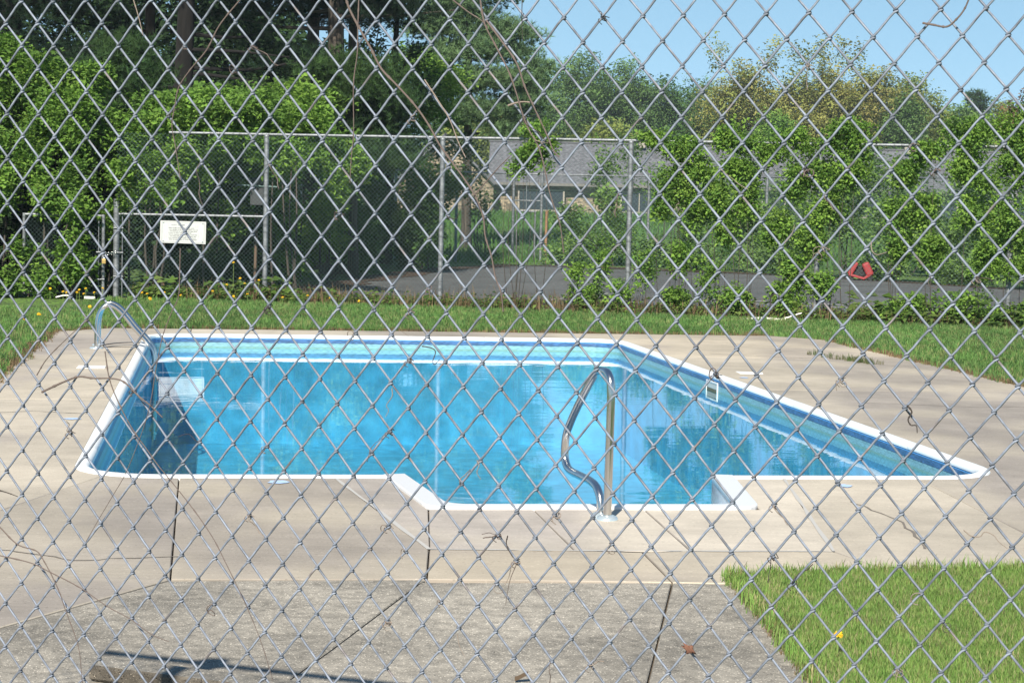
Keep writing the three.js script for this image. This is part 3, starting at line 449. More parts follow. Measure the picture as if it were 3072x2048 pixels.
{
  const t = thing('chain_link_fence', 'far grey chain link fence between the pool lawn and the tennis court', 'fence');
  FP.forEach(([x, z], i) => { const g = [tube([V3(x, -0.1, z), V3(x, i ? FT - 0.03 : 1.55, z)], i ? 0.038 : 0.046, 10)]; if (i) { const c = new THREE.SphereGeometry(0.042, 10, 6); c.translate(x, FT - 0.03, z); g.push(c); } part('post', merge(g), M.pipe, t); });
  part('top_rail', tube([V3(-5.35, FT, -30.66), ...FP.slice(1).map(([x, z]) => V3(x, FT + (x > 2 ? -0.012 * (x - 2) * 0.3 : 0), z))], 0.021, 8), M.pipe, t);
  part('middle_rail', tube([V3(-6.17, 1.315, -30.75), V3(-3.833, 1.325, -30.55)], 0.021, 8), M.pipe, t);
  part('tension_bar', tube([V3(-6.07, 0.02, -30.72), V3(-6.07, 1.3, -30.72)], 0.008, 6), M.pipe, t);
  for (const y of [0.35, 0.72, 1.1]) part('band', tube([V3(-6.2, y, -30.69), V3(-6.05, y, -30.69)], 0.01, 6), M.pipe, t);
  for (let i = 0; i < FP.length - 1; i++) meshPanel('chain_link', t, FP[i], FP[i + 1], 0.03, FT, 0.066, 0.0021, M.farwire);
  const g = thing('gate', 'grey chain link gate left of the sign, half hidden by the bush', 'gate');
  part('frame', merge([tube([V3(-6.36, 0.05, -30.7), V3(-6.36, 1.3, -30.7)], 0.026, 10), tube([V3(-7.6, 1.28, -30.75), V3(-6.36, 1.28, -30.7)], 0.022, 8), tube([V3(-7.6, 0.08, -30.75), V3(-6.36, 0.08, -30.7)], 0.022, 8), tube([V3(-7.6, 0.05, -30.75), V3(-7.6, 1.3, -30.75)], 0.026, 8)]), M.pipe, g);
  part('tension_bar', tube([V3(-6.43, 0.1, -30.69), V3(-6.43, 1.2, -30.69)], 0.008, 6), M.pipe, g);
  for (const y of [0.3, 0.72]) part('band', tube([V3(-6.46, y, -30.66), V3(-6.33, y, -30.66)], 0.012, 6), M.pipe, g);
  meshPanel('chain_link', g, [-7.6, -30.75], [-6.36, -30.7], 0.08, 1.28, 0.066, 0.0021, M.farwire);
  const ch = []; for (let i = 0; i < 9; i++) { const q = new THREE.TorusGeometry(0.018, 0.005, 5, 10); q.rotateX(i % 2 ? PI / 2 : 0); q.translate(-6.37 + i * 0.026, 0.73 - 0.03 * Math.sin(i / 8 * PI), -30.64); ch.push(q); }
  solo('chain', merge(ch), M.steel, 'short steel chain tying the gate to its post', 'chain');
  const pl = thing('padlock', 'small brass padlock hanging on the gate chain', 'padlock', [-6.335, 0.55, -30.63]);
  part('lock_body', box(0.062, 0.075, 0.03, 0, 0.03, 0, 0.008), M.brass, pl); part('shackle', (() => { const q = new THREE.TorusGeometry(0.02, 0.006, 6, 10, PI); q.translate(0, 0.07, 0); return q; })(), M.steel, pl);
}
{ // rules sign wired to the far fence
  const c = new (globalThis.OffscreenCanvas ?? Object)(512, 280), x = c.getContext('2d'), r = rand(9);
  x.fillStyle = '#f3f1ea'; x.fillRect(0, 0, 512, 280); x.strokeStyle = '#9a9a96'; x.lineWidth = 3; x.strokeRect(16, 14, 480, 252); x.strokeStyle = '#c9c8c2'; x.lineWidth = 1.5; x.strokeRect(22, 20, 468, 240);
  for (let i = 0; i < 240; i++) { x.fillStyle = `rgba(100,98,92,${0.05 + 0.16 * r()})`; x.fillRect(24 + r() * 460, 24 + r() * 200, 1 + r() * 2, 8 + r() * 60); }
  x.fillStyle = 'rgba(60,64,72,0.9)'; x.font = 'bold 25px sans-serif'; x.textAlign = 'center'; x.fillText('COURT', 236, 56);
  for (const [a, b] of [[120, 178], [310, 352]]) for (let k = a; k < b; k += 7) { x.fillStyle = `rgba(110,112,114,${0.2 + 0.4 * r()})`; x.fillRect(k, 38 + r() * 4, 5, 16); }
  for (let line = 0; line < 8; line++) { let k = 92 + (line % 3) * 8; const y = 80 + line * 21, end = 340 + 70 * r(); while (k < end) { const w = 10 + r() * 34; for (let q = 0; q < w; q += 6) { x.fillStyle = `rgba(60,56,50,${0.3 + 0.6 * r()})`; x.fillRect(k + q, y + r() * 3, 4, 11); } k += w + 9; } }
  const t = new THREE.CanvasTexture(c); t.colorSpace = THREE.SRGBColorSpace;
  const s = thing('rules_sign', 'weathered white court rules sign hung on the far fence', 'sign', [-5.11, 1.055, -30.6], 0.085);
  part('panel', box(0.70, 0.345, 0.008, 0, 0, 0, 0.003), std(lin(0.55, 0.54, 0.51), 0.6), s);
  const pr = new THREE.PlaneGeometry(0.69, 0.337); pr.translate(0, 0, 0.0065); part('print', pr, std(lin(0.55, 0.58, 0.62), 0.8, { map: t }), s);
  for (const [a, b] of [[-0.3, 0.14], [0.3, 0.14], [-0.3, -0.14], [0.3, -0.14]]) { const q = new THREE.CylinderGeometry(0.008, 0.008, 0.006, 8); q.rotateX(PI / 2); q.translate(a, b, 0.009); part('bolt', q, M.steel, s); }
  s.rotation.z = -0.012;
}
// ---------------------------------------------------------------- tennis court
{
  const edge = [[-5.2, -31.4], [-3.9, -33], [-3.55, -37.9], [-3.0, -41.9], [-1.9, -48.7], [-0.1, -54.0], [1.5, -55.0], [5.3, -52.6], [8.7, -48.5], [11.4, -44.4], [18, -36], [18, -25], [9.7, -27.0], [4.4, -28.8], [1.7, -29.4], [-1.1, -29.95], [-3.8, -30.4]];
  struct('tennis_court', sheetGeo(edge, -0.05), M.court, 'worn dark grey asphalt tennis court behind the far fence');
  struct('court_paint', sheetGeo([[0.3, -33.2], [3.55, -35.15], [5.5, -34.15], [12, -30.3], [9.6, -27.3], [4.4, -28.95], [1.7, -29.55], [-0.6, -30.1]], -0.046), M.courtBlue, 'faded blue painted playing area of the tennis court');
  const ln = (a, b, w, gaps, seed, label) => { const d = [b[0] - a[0], b[1] - a[1]], l = Math.hypot(...d), nx = -d[1] / l * w / 2, nz = d[0] / l * w / 2, r = rand(seed), gs = []; for (let s = 0; s < l; s += 0.4) { if (r() < gaps) continue; const p = [a[0] + d[0] * s / l, a[1] + d[1] * s / l], e = Math.min(l, s + 0.4), q = [a[0] + d[0] * e / l, a[1] + d[1] * e / l]; gs.push(sheetGeo([[p[0] + nx, p[1] + nz], [q[0] + nx, q[1] + nz], [q[0] - nx, q[1] - nz], [p[0] - nx, p[1] - nz]], -0.042)); } struct('court_line', merge(gs), M.line, label); };
  ln([2.6, -36.8], [8.5, -33.6], 0.07, 0.12, 1, 'farther of two white court lines'); ln([2.6, -35.72], [8.4, -32.6], 0.07, 0.15, 2, 'nearer of two white court lines'); ln([0.0, -32.75], [1.83, -37.65], 0.05, 0.3, 3, 'worn white side line of the court');
  const rr = rand(31), strip = (pts, w, y) => { const L = [], Rr = []; pts.forEach((p) => { L.push([p[0] - w * (0.6 + 0.8 * rr()), p[1] - 0.3 * rr()]); Rr.push([p[0] + w * (0.3 + 0.9 * rr()), p[1] + w * (0.3 + rr())]); }); return sheetGeo([...L, ...Rr.reverse()], y); };
  const den = (pts, n) => { const o = []; for (let i = 0; i < pts.length - 1; i++) for (let k = 0; k < n; k++) o.push([lerp(pts[i][0], pts[i + 1][0], k / n), lerp(pts[i][1], pts[i + 1][1], k / n)]); o.push(pts[pts.length - 1]); return o; };
  const lt = struct('leaf_litter', merge([strip(den(edge.slice(1, 6), 6), 0.42, -0.04), strip(den(edge.slice(5, 10), 8), 0.5, -0.039)]), M.litter, 'brown leaf litter along the court edge');
  lt.userData.kind = 'structure';
}
{ // red plastic toy lying on its side at the court edge
  const t = thing('ride_on_toy', 'broken red plastic toy lying tipped at the court edge below the vines', 'toy', [8.42, -0.04, -48.2], -0.15);
  const sl = (x0, y0, x1, y1, w, d) => { const l = Math.hypot(x1 - x0, y1 - y0), g = new RoundedBoxGeometry(w, l, d, 2, Math.min(w, d) * 0.3); g.rotateZ(-Math.atan2(x1 - x0, y1 - y0)); g.translate((x0 + x1) / 2, (y0 + y1) / 2, 0); return g; };
  part('side_panel', merge([sl(-0.25, 0.12, -0.09, 0.43, 0.13, 0.3)]), M.red, t);
  part('seat_panel', merge([sl(0.26, 0.10, 0.11, 0.42, 0.19, 0.34)]), M.red, t);
  part('base_rim', merge([sl(-0.27, 0.13, 0.12, 0.03, 0.06, 0.32), sl(0.10, 0.04, 0.25, 0.13, 0.06, 0.32)]), M.red, t);
  part('shade_block', box(0.36, 0.26, 0.2, 0.0, 0.2, -0.06, 0.05), M.black, t);  // solid black box stands in for the shade inside the toy
  for (const [x, y] of [[-0.22, 0.06], [0.24, 0.06]]) { const w = new THREE.CylinderGeometry(0.07, 0.07, 0.06, 14); w.rotateX(PI / 2); w.translate(x, y, 0.1); part('wheel', w, M.black, t); }
}
{ // white birch limb and bits of white pipe under the far fence
  const t = thing('fallen_branch', 'fallen white birch branch with a side fork under the far fence', 'branch');
  const birch = std(0xffffff, 0.7, { map: tex(128, (u, v) => { const n = fbm(N3, u, v, 4, 3, 30), k = n > 0.62 ? 0.35 : 0.86 + 0.1 * n; return [k, k * 0.99, k * 0.95]; }, [1, 0.8]) });
  part('limb', tube(curve([V3(3.3, -0.02, -28.85), V3(3.55, 0.02, -28.75), V3(3.85, 0.015, -28.68), V3(4.12, -0.01, -28.6)], 20), 0.028, 8), birch, t);
  part('fork', tube(curve([V3(3.85, 0.015, -28.68), V3(3.98, 0.05, -28.7), V3(4.08, 0.085, -28.73), V3(4.2, 0.12, -28.76)], 12), [...Array(13)].map((_, i) => 0.018 - i * 0.0007), 6), birch, t);
  solo('pipe_offcut', tube([V3(-6.55, 0.03, -30.25), V3(-6.40, 0.025, -30.3)], 0.026, 10), M.white, 'short white pipe end lying in the grass below the gate', 'pipe');
  solo('pipe_offcut', tube(curve([V3(-7.02, 0.02, -30.4), V3(-6.9, 0.05, -30.4), V3(-6.82, 0.045, -30.4), V3(-6.80, 0.0, -30.4)], 10), 0.012, 6), M.white, 'bent white plastic scrap in the grass left of the gate', 'litter');
}

// ---------------------------------------------------------------- lawns
const lawnY = -0.012;
const lawns = [
  [[1.0, -8.45], C.n1, [2.70, -8.93], [7.5, -10.2], [7.5, -1.5], [1.2, -1.5], C.n3, C.nm], // near right
  [W(-1.04, 12.2), W(-0.44, 13.0), W(2.9, 13.1), W(7.83, 13.1), W(8.33, 12.5), W(8.33, -1.0), [16, -11], [18, -27], [9.7, -27.1], [4.4, -28.85], [1.7, -29.45], [-1.1, -30.0], [-3.83, -30.4], [-6.2, -30.6], [-14, -31], [-14, -8], W(-1.04, -1.0), W(-1.04, 8.8)],
];
lawns.forEach((p, i) => struct('lawn', sheetGeo(inset(p, -0.01), lawnY), M.lawn, i ? 'lawn round the far side of the pool' : 'patch of lawn beside the grey walk'));
function inPoly(x, z, P) { let c = false; for (let i = 0, j = P.length - 1; i < P.length; j = i++) if ((P[i][1] > z) !== (P[j][1] > z) && x < (P[j][0] - P[i][0]) * (z - P[i][1]) / (P[j][1] - P[i][1]) + P[i][0]) c = !c; return c; }
function tuftGeo(n, h, spread, width, seed) { // a clump of bent grass blades
  const r = rand(seed), pos = [], idx = [];
  for (let i = 0; i < n; i++) {
    const a = r() * PI * 2, d = Math.sqrt(r()) * spread, bx = Math.cos(a) * d, bz = Math.sin(a) * d, hh = h * (0.55 + 0.6 * r()), lean = hh * (0.1 + 0.5 * r()), la = r() * PI * 2, w = width * (0.7 + 0.6 * r()), px = -Math.sin(la) * w / 2, pz = Math.cos(la) * w / 2, b = pos.length / 3;
    const lx = Math.cos(la) * lean, lz = Math.sin(la) * lean;
    pos.push(bx - px, -0.01, bz - pz, bx + px, -0.01, bz + pz, bx + lx * 0.35 - px * 0.8, hh * 0.6, bz + lz * 0.35 - pz * 0.8, bx + lx * 0.35 + px * 0.8, hh * 0.6, bz + lz * 0.35 + pz * 0.8, bx + lx, hh * (0.98 - 0.15 * r()), bz + lz);
    idx.push(b, b + 1, b + 2, b + 1, b + 3, b + 2, b + 2, b + 3, b + 4);
  }
  const g = new THREE.BufferGeometry(); g.setAttribute('position', new THREE.Float32BufferAttribute(pos, 3)); g.setIndex(idx); const q = g.toNonIndexed(); q.computeVertexNormals(); return q;
}
function scatterGrass(name, label, geo, spots, palette, seed, y = lawnY, sc = [0.75, 1.3]) {
  const m = new THREE.InstancedMesh(geo, M.grass, spots.length); m.name = numbered(name); tag(m, label, 'grass', null, 'stuff'); m.castShadow = m.receiveShadow = true;
  const r = rand(seed), X = new THREE.Matrix4(), Q = new THREE.Quaternion(), c = new THREE.Color();
  spots.forEach(([x, z, k = 1], i) => { const s = lerp(sc[0], sc[1], r()) * k; Q.setFromAxisAngle(V3(0, 1, 0), r() * 7); X.compose(V3(x, y, z), Q, V3(s, s * (0.85 + 0.3 * r()), s)); m.setMatrixAt(i, X);
    const p = palette[(r() * palette.length) | 0], b = 0.8 + 0.4 * r() + 0.5 * (fbm(N1, (x + 40) / 60, (z + 60) / 60, 40, 2) - 0.5); m.setColorAt(i, c.setRGB(p[0] * b, p[1] * b, p[2] * b)); });
  scene.add(m); return m;
}
const pick = (poly, n, seed, box4, dens) => { const r = rand(seed), o = []; let guard = 0; while (o.length < n && guard++ < n * 30) { const x = lerp(box4[0], box4[1], r()), z = lerp(box4[2], box4[3], r()); if (inPoly(x, z, poly) && (!dens || r() < dens(x, z))) o.push([x, z]); } return o; };
const GREEN = [[0.185, 0.325, 0.075], [0.215, 0.36, 0.085], [0.255, 0.37, 0.105], [0.15, 0.285, 0.06], [0.18, 0.33, 0.07], [0.225, 0.33, 0.085], [0.38, 0.35, 0.18], [0.30, 0.36, 0.12]];
const GREENF = [[0.10, 0.21, 0.055], [0.125, 0.24, 0.06], [0.15, 0.25, 0.075], [0.085, 0.18, 0.05], [0.22, 0.25, 0.10]];
const near0 = lawns[0], far0 = lawns[1];
scatterGrass('grass', 'short fine green grass of the patch beside the grey walk', tuftGeo(18, 0.048, 0.04, 0.003, 1), pick(near0, 19000, 61, [0.95, 2.9, -9.4, -5.2]), GREEN, 62);
{ // longer, unkempt edge along the walk and the deck
  const r = rand(65), s = []; const line = (a, b, n, w) => { for (let i = 0; i < n; i++) { const t = r(); s.push([lerp(a[0], b[0], t) + (r() - 0.35) * w, lerp(a[1], b[1], t) + (r() - 0.3) * w, 0.8 + 0.7 * r()]); } };
  line(C.n1, [2.70, -8.93], 420, 0.07); line(C.n1, C.nm, 170, 0.06); line(C.nm, C.n3, 170, 0.07); line(C.n3, [1.12, -5.6], 120, 0.07);
  scatterGrass('grass', 'taller ragged grass fringing the near lawn patch', tuftGeo(12, 0.055, 0.03, 0.003, 2), s, [...GREEN, [0.16, 0.17, 0.06]], 66);
}
const grassFar = tuftGeo(13, 0.085, 0.085, 0.007, 3);
scatterGrass('grass', 'green grass strip between the pool deck and the far fence', grassFar, pick(far0, 11500, 71, [-6.2, 9.5, -30.9, -23.2]), GREENF, 72);
scatterGrass('grass', 'green lawn left of the pool deck', grassFar, pick(far0, 2600, 73, [-7.2, -3.4, -27.5, -14.5]), GREENF, 74);
scatterGrass('grass', 'green lawn right of the pool deck', grassFar, pick(far0, 5200, 75, [3.4, 8.5, -26.5, -15.5]), GREENF, 76);
{ // grass in the deck cracks and brown thatch along the deck edges
  const r = rand(81), s = []; for (const [x, z, n] of [[3.38, -22.07, 9], [3.49, -21.72, 5], [3.55, -21.5, 7], [3.66, -21.28, 16], [3.76, -21.08, 14], [3.84, -20.93, 10], [3.71, -21.2, 8]]) for (let i = 0; i < n; i++) s.push([x + (r() - 0.5) * 0.16, z + (r() - 0.5) * 0.10, 0.5 + 0.5 * r()]);
  scatterGrass('grass', 'small weeds growing in a crack of the deck right of the pool', tuftGeo(9, 0.075, 0.03, 0.006, 4), s, [[0.08, 0.13, 0.04], [0.13, 0.13, 0.06]], 82, 0);
  const e = []; const line = (a, b, n, w) => { for (let i = 0; i < n; i++) { const t = r(); e.push([lerp(a[0], b[0], t) + (r() - 0.5) * w, lerp(a[1], b[1], t) + (r() - 0.5) * w, 0.5 + 0.8 * r()]); } };
  line(W(8.37, 13), W(8.37, 3), 900, 0.13); line(W(-0.4, 13.14), W(7.8, 13.16), 700, 0.10); line(W(-1.08, 12.2), W(-1.08, 4), 700, 0.13); line(W(-1.05, 12.3), W(-0.4, 13.1), 120, 0.1); const far = e.length; line(C.nm, C.n3, 240, 0.07); line(C.n3, [1.1, -5.8], 150, 0.07); line(C.n1, C.nm, 120, 0.05); for (let i = far; i < e.length; i++) e[i][2] *= 0.42;
  scatterGrass('thatch', 'dry brown grass thatch along the edges of the deck', tuftGeo(9, 0.035, 0.06, 0.006, 5), e, [[0.19, 0.135, 0.075], [0.25, 0.18, 0.10], [0.13, 0.095, 0.055]], 84, -0.004);
}
{ // dandelions
  const r = rand(90), stalk = new THREE.CylinderGeometry(0.003, 0.004, 1, 5); stalk.translate(0, 0.5, 0);
  const head = []; for (let i = 0; i < 26; i++) { const a = i * 2.4, k = Math.sqrt(i / 26), q = new THREE.BoxGeometry(0.022, 0.004, 0.008); q.translate(0.012, 0, 0); q.rotateZ(0.9 * (1 - k)); q.rotateY(a); q.translate(0, 0.006 * (1 - k), 0); head.push(q); } const headG = merge(head);
  const proto = thing('dandelion', 'yellow dandelion', 'dandelion'); part('stem', stalk, M.stem, proto); part('flower', headG, M.dandelion, proto);
  const put = (x, z, h, s, label, group, first) => { const o = first ? proto : proto.clone(); if (!first) { o.name = numbered('dandelion'); scene.add(o); } o.position.set(x, lawnY, z); o.rotation.y = r() * 6; o.children[0].scale.set(1, h, 1); o.children[1].position.y = h; o.children[1].scale.setScalar(s * 0.72); o.children[1].rotation.set((r()) * 0.9, 0, (r() - 0.5) * 0.6); o.userData = { label, category: 'dandelion', ...(group ? { group } : {}) }; };
  put(1.19, -7.0, 0.1, 1.0, 'single yellow dandelion at the edge of the near lawn patch by the grey walk', null, true);
  put(-5.80, -23.43, 0.13, 1.7, 'yellow dandelion nearest the left edge of the photo on the left lawn'); put(-5.77, -24.1, 0.14, 1.6, 'yellow dandelion just behind the leftmost one on the left lawn'); put(-5.6, -26.2, 0.13, 1.5, 'yellow dandelion alone in the grass left of the pool ladder'); put(-5.25, -28.6, 0.13, 1.7, 'yellow dandelion in the grass right of the pool ladder top');
  for (const [x, z, h] of [[-4.3, -30.42, 0.62], [-4.2, -30.45, 0.38], [-4.12, -30.4, 0.30], [-4.4, -30.4, 0.28], [-4.35, -30.3, 0.16], [-4.05, -30.2, 0.15], [-3.9, -30.35, 0.36], [-4.6, -30.3, 0.18], [-4.25, -30.1, 0.12]]) put(x, z, h, 1.25, 'yellow dandelion in the clump of tall weeds left of the second fence post', 'dandelions by the second fence post');
  for (const [x, z] of [[-6.75, -29.7], [-6.66, -29.55], [-6.5, -29.5], [-6.42, -29.75], [-6.3, -29.8], [-6.55, -29.9], [-6.2, -29.9], [-6.9, -29.5], [-6.35, -29.3]]) put(x, z, 0.12 + 0.1 * r(), 1.2, 'yellow dandelion in the bunch under the gate', 'dandelions under the gate');
  for (const [x, z] of [[-5.6, -29.9], [-5.3, -30.1], [-5.0, -29.8], [-4.85, -30.1], [-3.5, -30.1], [-3.1, -29.9], [-2.75, -29.8], [-5.45, -29.5], [-2.3, -29.6]]) put(x, z, 0.11 + 0.08 * r(), 1.15, 'yellow dandelion scattered in the grass along the far fence', 'dandelions along the far fence');
}

// ---------------------------------------------------------------- foliage
function sprigGeo(n, R, len, wid, seed, flat = 0.7) { // leaf-sized folded faces in a loose clump
  const r = rand(seed), pos = [], idx = [];
  for (let i = 0; i < n; i++) {
    const d = V3(r() * 2 - 1, r() * 2 - 1, r() * 2 - 1); if (d.lengthSq() > 1) { i--; continue; } d.multiplyScalar(R); d.y *= 0.8;
    const nrm = V3((r() - 0.5) * 1.6, flat + r() * 0.8, (r() - 0.5) * 1.6).normalize(), t = V3(r() - 0.5, (r() - 0.7) * 0.8, r() - 0.5).cross(nrm).normalize(), s = nrm.clone().cross(t).normalize(), L = len * (0.7 + 0.6 * r()), Wd = wid * (0.7 + 0.6 * r()), b = pos.length / 3;
    const P = [d, d.clone().addScaledVector(t, L * 0.45).addScaledVector(s, Wd / 2).addScaledVector(nrm, L * 0.10), d.clone().addScaledVector(t, L).addScaledVector(nrm, -L * 0.12), d.clone().addScaledVector(t, L * 0.45).addScaledVector(s, -Wd / 2).addScaledVector(nrm, L * 0.10)];
    P.forEach((p) => pos.push(p.x, p.y, p.z)); idx.push(b, b + 1, b + 2, b, b + 2, b + 3);
  }
  const g = new THREE.BufferGeometry(); g.setAttribute('position', new THREE.Float32BufferAttribute(pos, 3)); g.setIndex(idx); const q = g.toNonIndexed(); q.computeVertexNormals(); return q;
}
function needleGeo(tufts, per, R, len, wid, seed) { // pine foliage: brushes of needles at twig ends
  const r = rand(seed), pos = [];
  for (let i = 0; i < tufts; i++) {
    const c = V3((r() * 2 - 1) * R, (r() * 2 - 1) * R * 0.38, (r() * 2 - 1) * R), ax = V3(r() - 0.5, 0.25 + r() * 0.5, r() - 0.5).normalize();
    for (let k = 0; k < per; k++) {
      const d = V3(r() * 2 - 1, r() * 2 - 1, r() * 2 - 1).normalize().addScaledVector(ax, 0.9).normalize(), s = d.clone().cross(V3(r() - 0.5, r() - 0.5, r() - 0.5)).normalize().multiplyScalar(wid / 2), e = c.clone().addScaledVector(d, len * (0.7 + 0.5 * r()));
      pos.push(c.x - s.x, c.y - s.y, c.z - s.z, c.x + s.x, c.y + s.y, c.z + s.z, e.x, e.y, e.z);
    }
  }
  const g = new THREE.BufferGeometry(); g.setAttribute('position', new THREE.Float32BufferAttribute(pos, 3)); g.computeVertexNormals(); return g;
}
// leaves spread through ellipsoid lobes [x, y, z, rx, ry, rz, weight]
function crown(name, parent, lobes, n, geo, mat, pal, seed, o = {}) {
  const m = new THREE.InstancedMesh(geo, mat, n); m.name = name; m.userData.kind = 'stuff'; m.castShadow = m.receiveShadow = true;
  const r = rand(seed), X = new THREE.Matrix4(), Q = new THREE.Quaternion(), E = new THREE.Euler(), c = new THREE.Color(), w = lobes.map((l) => (l[6] ?? 1) * Math.pow(l[3] * l[4] * l[5], 0.6)), tot = w.reduce((a, b) => a + b, 0), hue = lobes.map(() => r());
  for (let i = 0; i < n; i++) {
    let k = r() * tot, li = 0; while (li < w.length - 1 && (k -= w[li]) > 0) li++;
    const l = lobes[li], d = V3(r() * 2 - 1, r() * 2 - 1, r() * 2 - 1).normalize(), q = Math.pow(r(), o.shell ?? 0.35) * (1 + (r() - 0.5) * 0.25);
    const sc = lerp(0.7, 1.35, r()); E.set((r() - 0.5) * (o.tilt ?? 1.2), r() * 6.3, (r() - 0.5) * (o.tilt ?? 1.2)); Q.setFromEuler(E);
    X.compose(V3(l[0] + d.x * l[3] * q, Math.max(o.minY ?? -1e9, l[1] + d.y * l[4] * q), l[2] + d.z * l[5] * q), Q, V3(sc, sc, sc)); m.setMatrixAt(i, X);
    const p = pal[Math.min(pal.length - 1, ((hue[li] * 0.6 + r() * 0.4) * pal.length) | 0)], b = 0.75 + 0.5 * r(); m.setColorAt(i, c.setRGB(p[0] * b, p[1] * b, p[2] * b));
  }
  parent.add(m); return m;
}
function trunkGeo(h, r, seed, lobes = [], bend = 0.04) {
  const q = rand(seed), P = []; let x = 0, z = 0; for (let i = 0; i <= 7; i++) { P.push(V3(x, h * i / 7 - 0.15, z)); x += (q() - 0.5) * h * bend; z += (q() - 0.5) * h * bend; }
  const C2 = curve(P, 16), gs = [tube(C2, C2.map((_, i) => r * (1.15 - 0.85 * (i / 16) ** 0.9 + (i < 1 ? 0.25 : 0))), 8)];
  lobes.slice(0, 9).forEach((l, i) => { const a = C2[Math.min(16, 5 + ((q() * 9) | 0))], e = V3(l[0], l[1], l[2]); if (e.y < a.y * 0.6) return; gs.push(tube(curve([a, a.clone().lerp(e, 0.5).add(V3(0, 0.12 * h * (q() - 0.3), 0)), e], 6), [0, 1, 2, 3, 4, 5, 6].map((k) => r * 0.32 * (1 - k / 8)), 5)); });
  return merge(gs);
}
const PAL = {
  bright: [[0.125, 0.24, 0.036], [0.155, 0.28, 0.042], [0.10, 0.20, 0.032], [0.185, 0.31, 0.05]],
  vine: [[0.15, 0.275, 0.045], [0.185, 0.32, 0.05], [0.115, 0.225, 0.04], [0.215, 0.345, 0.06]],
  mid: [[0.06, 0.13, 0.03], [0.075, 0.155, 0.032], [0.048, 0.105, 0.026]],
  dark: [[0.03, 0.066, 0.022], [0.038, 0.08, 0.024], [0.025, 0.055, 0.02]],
  pine: [[0.011, 0.026, 0.014], [0.015, 0.034, 0.016], [0.009, 0.021, 0.012]],  // needles darkened, the shade of the wood is put into the colour
  pineLitTone: [[0.036, 0.078, 0.026], [0.048, 0.095, 0.028], [0.028, 0.062, 0.024]],  // lighter needle copy with the sunlight put into the colour
  wpine: [[0.10, 0.175, 0.08], [0.12, 0.20, 0.085], [0.08, 0.145, 0.07]],
  oak: [[0.25, 0.27, 0.075], [0.29, 0.295, 0.085], [0.21, 0.245, 0.065], [0.255, 0.235, 0.075]],
  olive: [[0.165, 0.215, 0.05], [0.195, 0.24, 0.055], [0.14, 0.19, 0.045]],
  blueGreen: [[0.10, 0.185, 0.055], [0.125, 0.215, 0.06], [0.085, 0.16, 0.052]],
  light: [[0.14, 0.24, 0.065], [0.165, 0.275, 0.07], [0.12, 0.21, 0.06]],
  red: [[0.17, 0.10, 0.05], [0.21, 0.12, 0.055], [0.14, 0.12, 0.045]],
};
const G1 = sprigGeo(30, 0.18, 0.066, 0.043, 201), G2 = sprigGeo(22, 0.30, 0.11, 0.07, 202), G3 = sprigGeo(34, 0.62, 0.20, 0.13, 203), G4 = sprigGeo(24, 0.125, 0.05, 0.033, 204, 0.3);
const P1 = needleGeo(16, 16, 0.34, 0.13, 0.010, 211), P2 = needleGeo(18, 12, 0.5, 0.2, 0.022, 212), P3 = needleGeo(18, 10, 0.9, 0.45, 0.06, 213);
function plant(name, label, cat, x, y, z, lobes, n, geo, mat, pal, seed, o = {}) {
  if (o.rag) { const r = rand(seed + 77); lobes = lobes.flatMap((l) => Array.from({ length: o.rag }, () => { const d = V3(r() * 2 - 1, r() * 2 - 1, r() * 2 - 1).normalize().multiplyScalar(0.35 + 0.6 * r()), k = 0.28 + 0.34 * r(); return [l[0] + d.x * l[3], l[1] + d.y * l[4], l[2] + d.z * l[5], l[3] * k, l[4] * k * (0.8 + 0.5 * r()), l[5] * k, l[6] ?? 1]; })); }
  const t = thing(name, label, cat, [x, y, z], 0, o.group), L = lobes.map((l) => [l[0] - x, l[1] - y, l[2] - z, ...l.slice(3)]);
  if (o.trunk) part('trunk', trunkGeo(o.trunk[0], o.trunk[1], seed + 5, L, o.trunk[2]), o.bark ?? M.bark, t);
  if (o.stems) { const r = rand(seed + 9); for (let i = 0; i < o.stems; i++) { const l = L[(r() * L.length) | 0], b = V3(l[0] + (r() - 0.5) * l[3], -0.1, l[2] + (r() - 0.5) * l[5] * 0.6); part('stem', tube(curve([b, V3(lerp(b.x, l[0], 0.5) + (r() - 0.5) * 0.3, l[1] * 0.5, lerp(b.z, l[2], 0.5)), V3(l[0] + (r() - 0.5) * l[3], l[1], l[2])], 8), [...Array(9)].map((_, k) => (o.stemR ?? 0.025) * (1 - k / 11)), 5), o.bark ?? M.bark, t); } }
  crown(o.part ?? 'crown', t, L, n, geo, mat, pal, seed, o); return t;
}
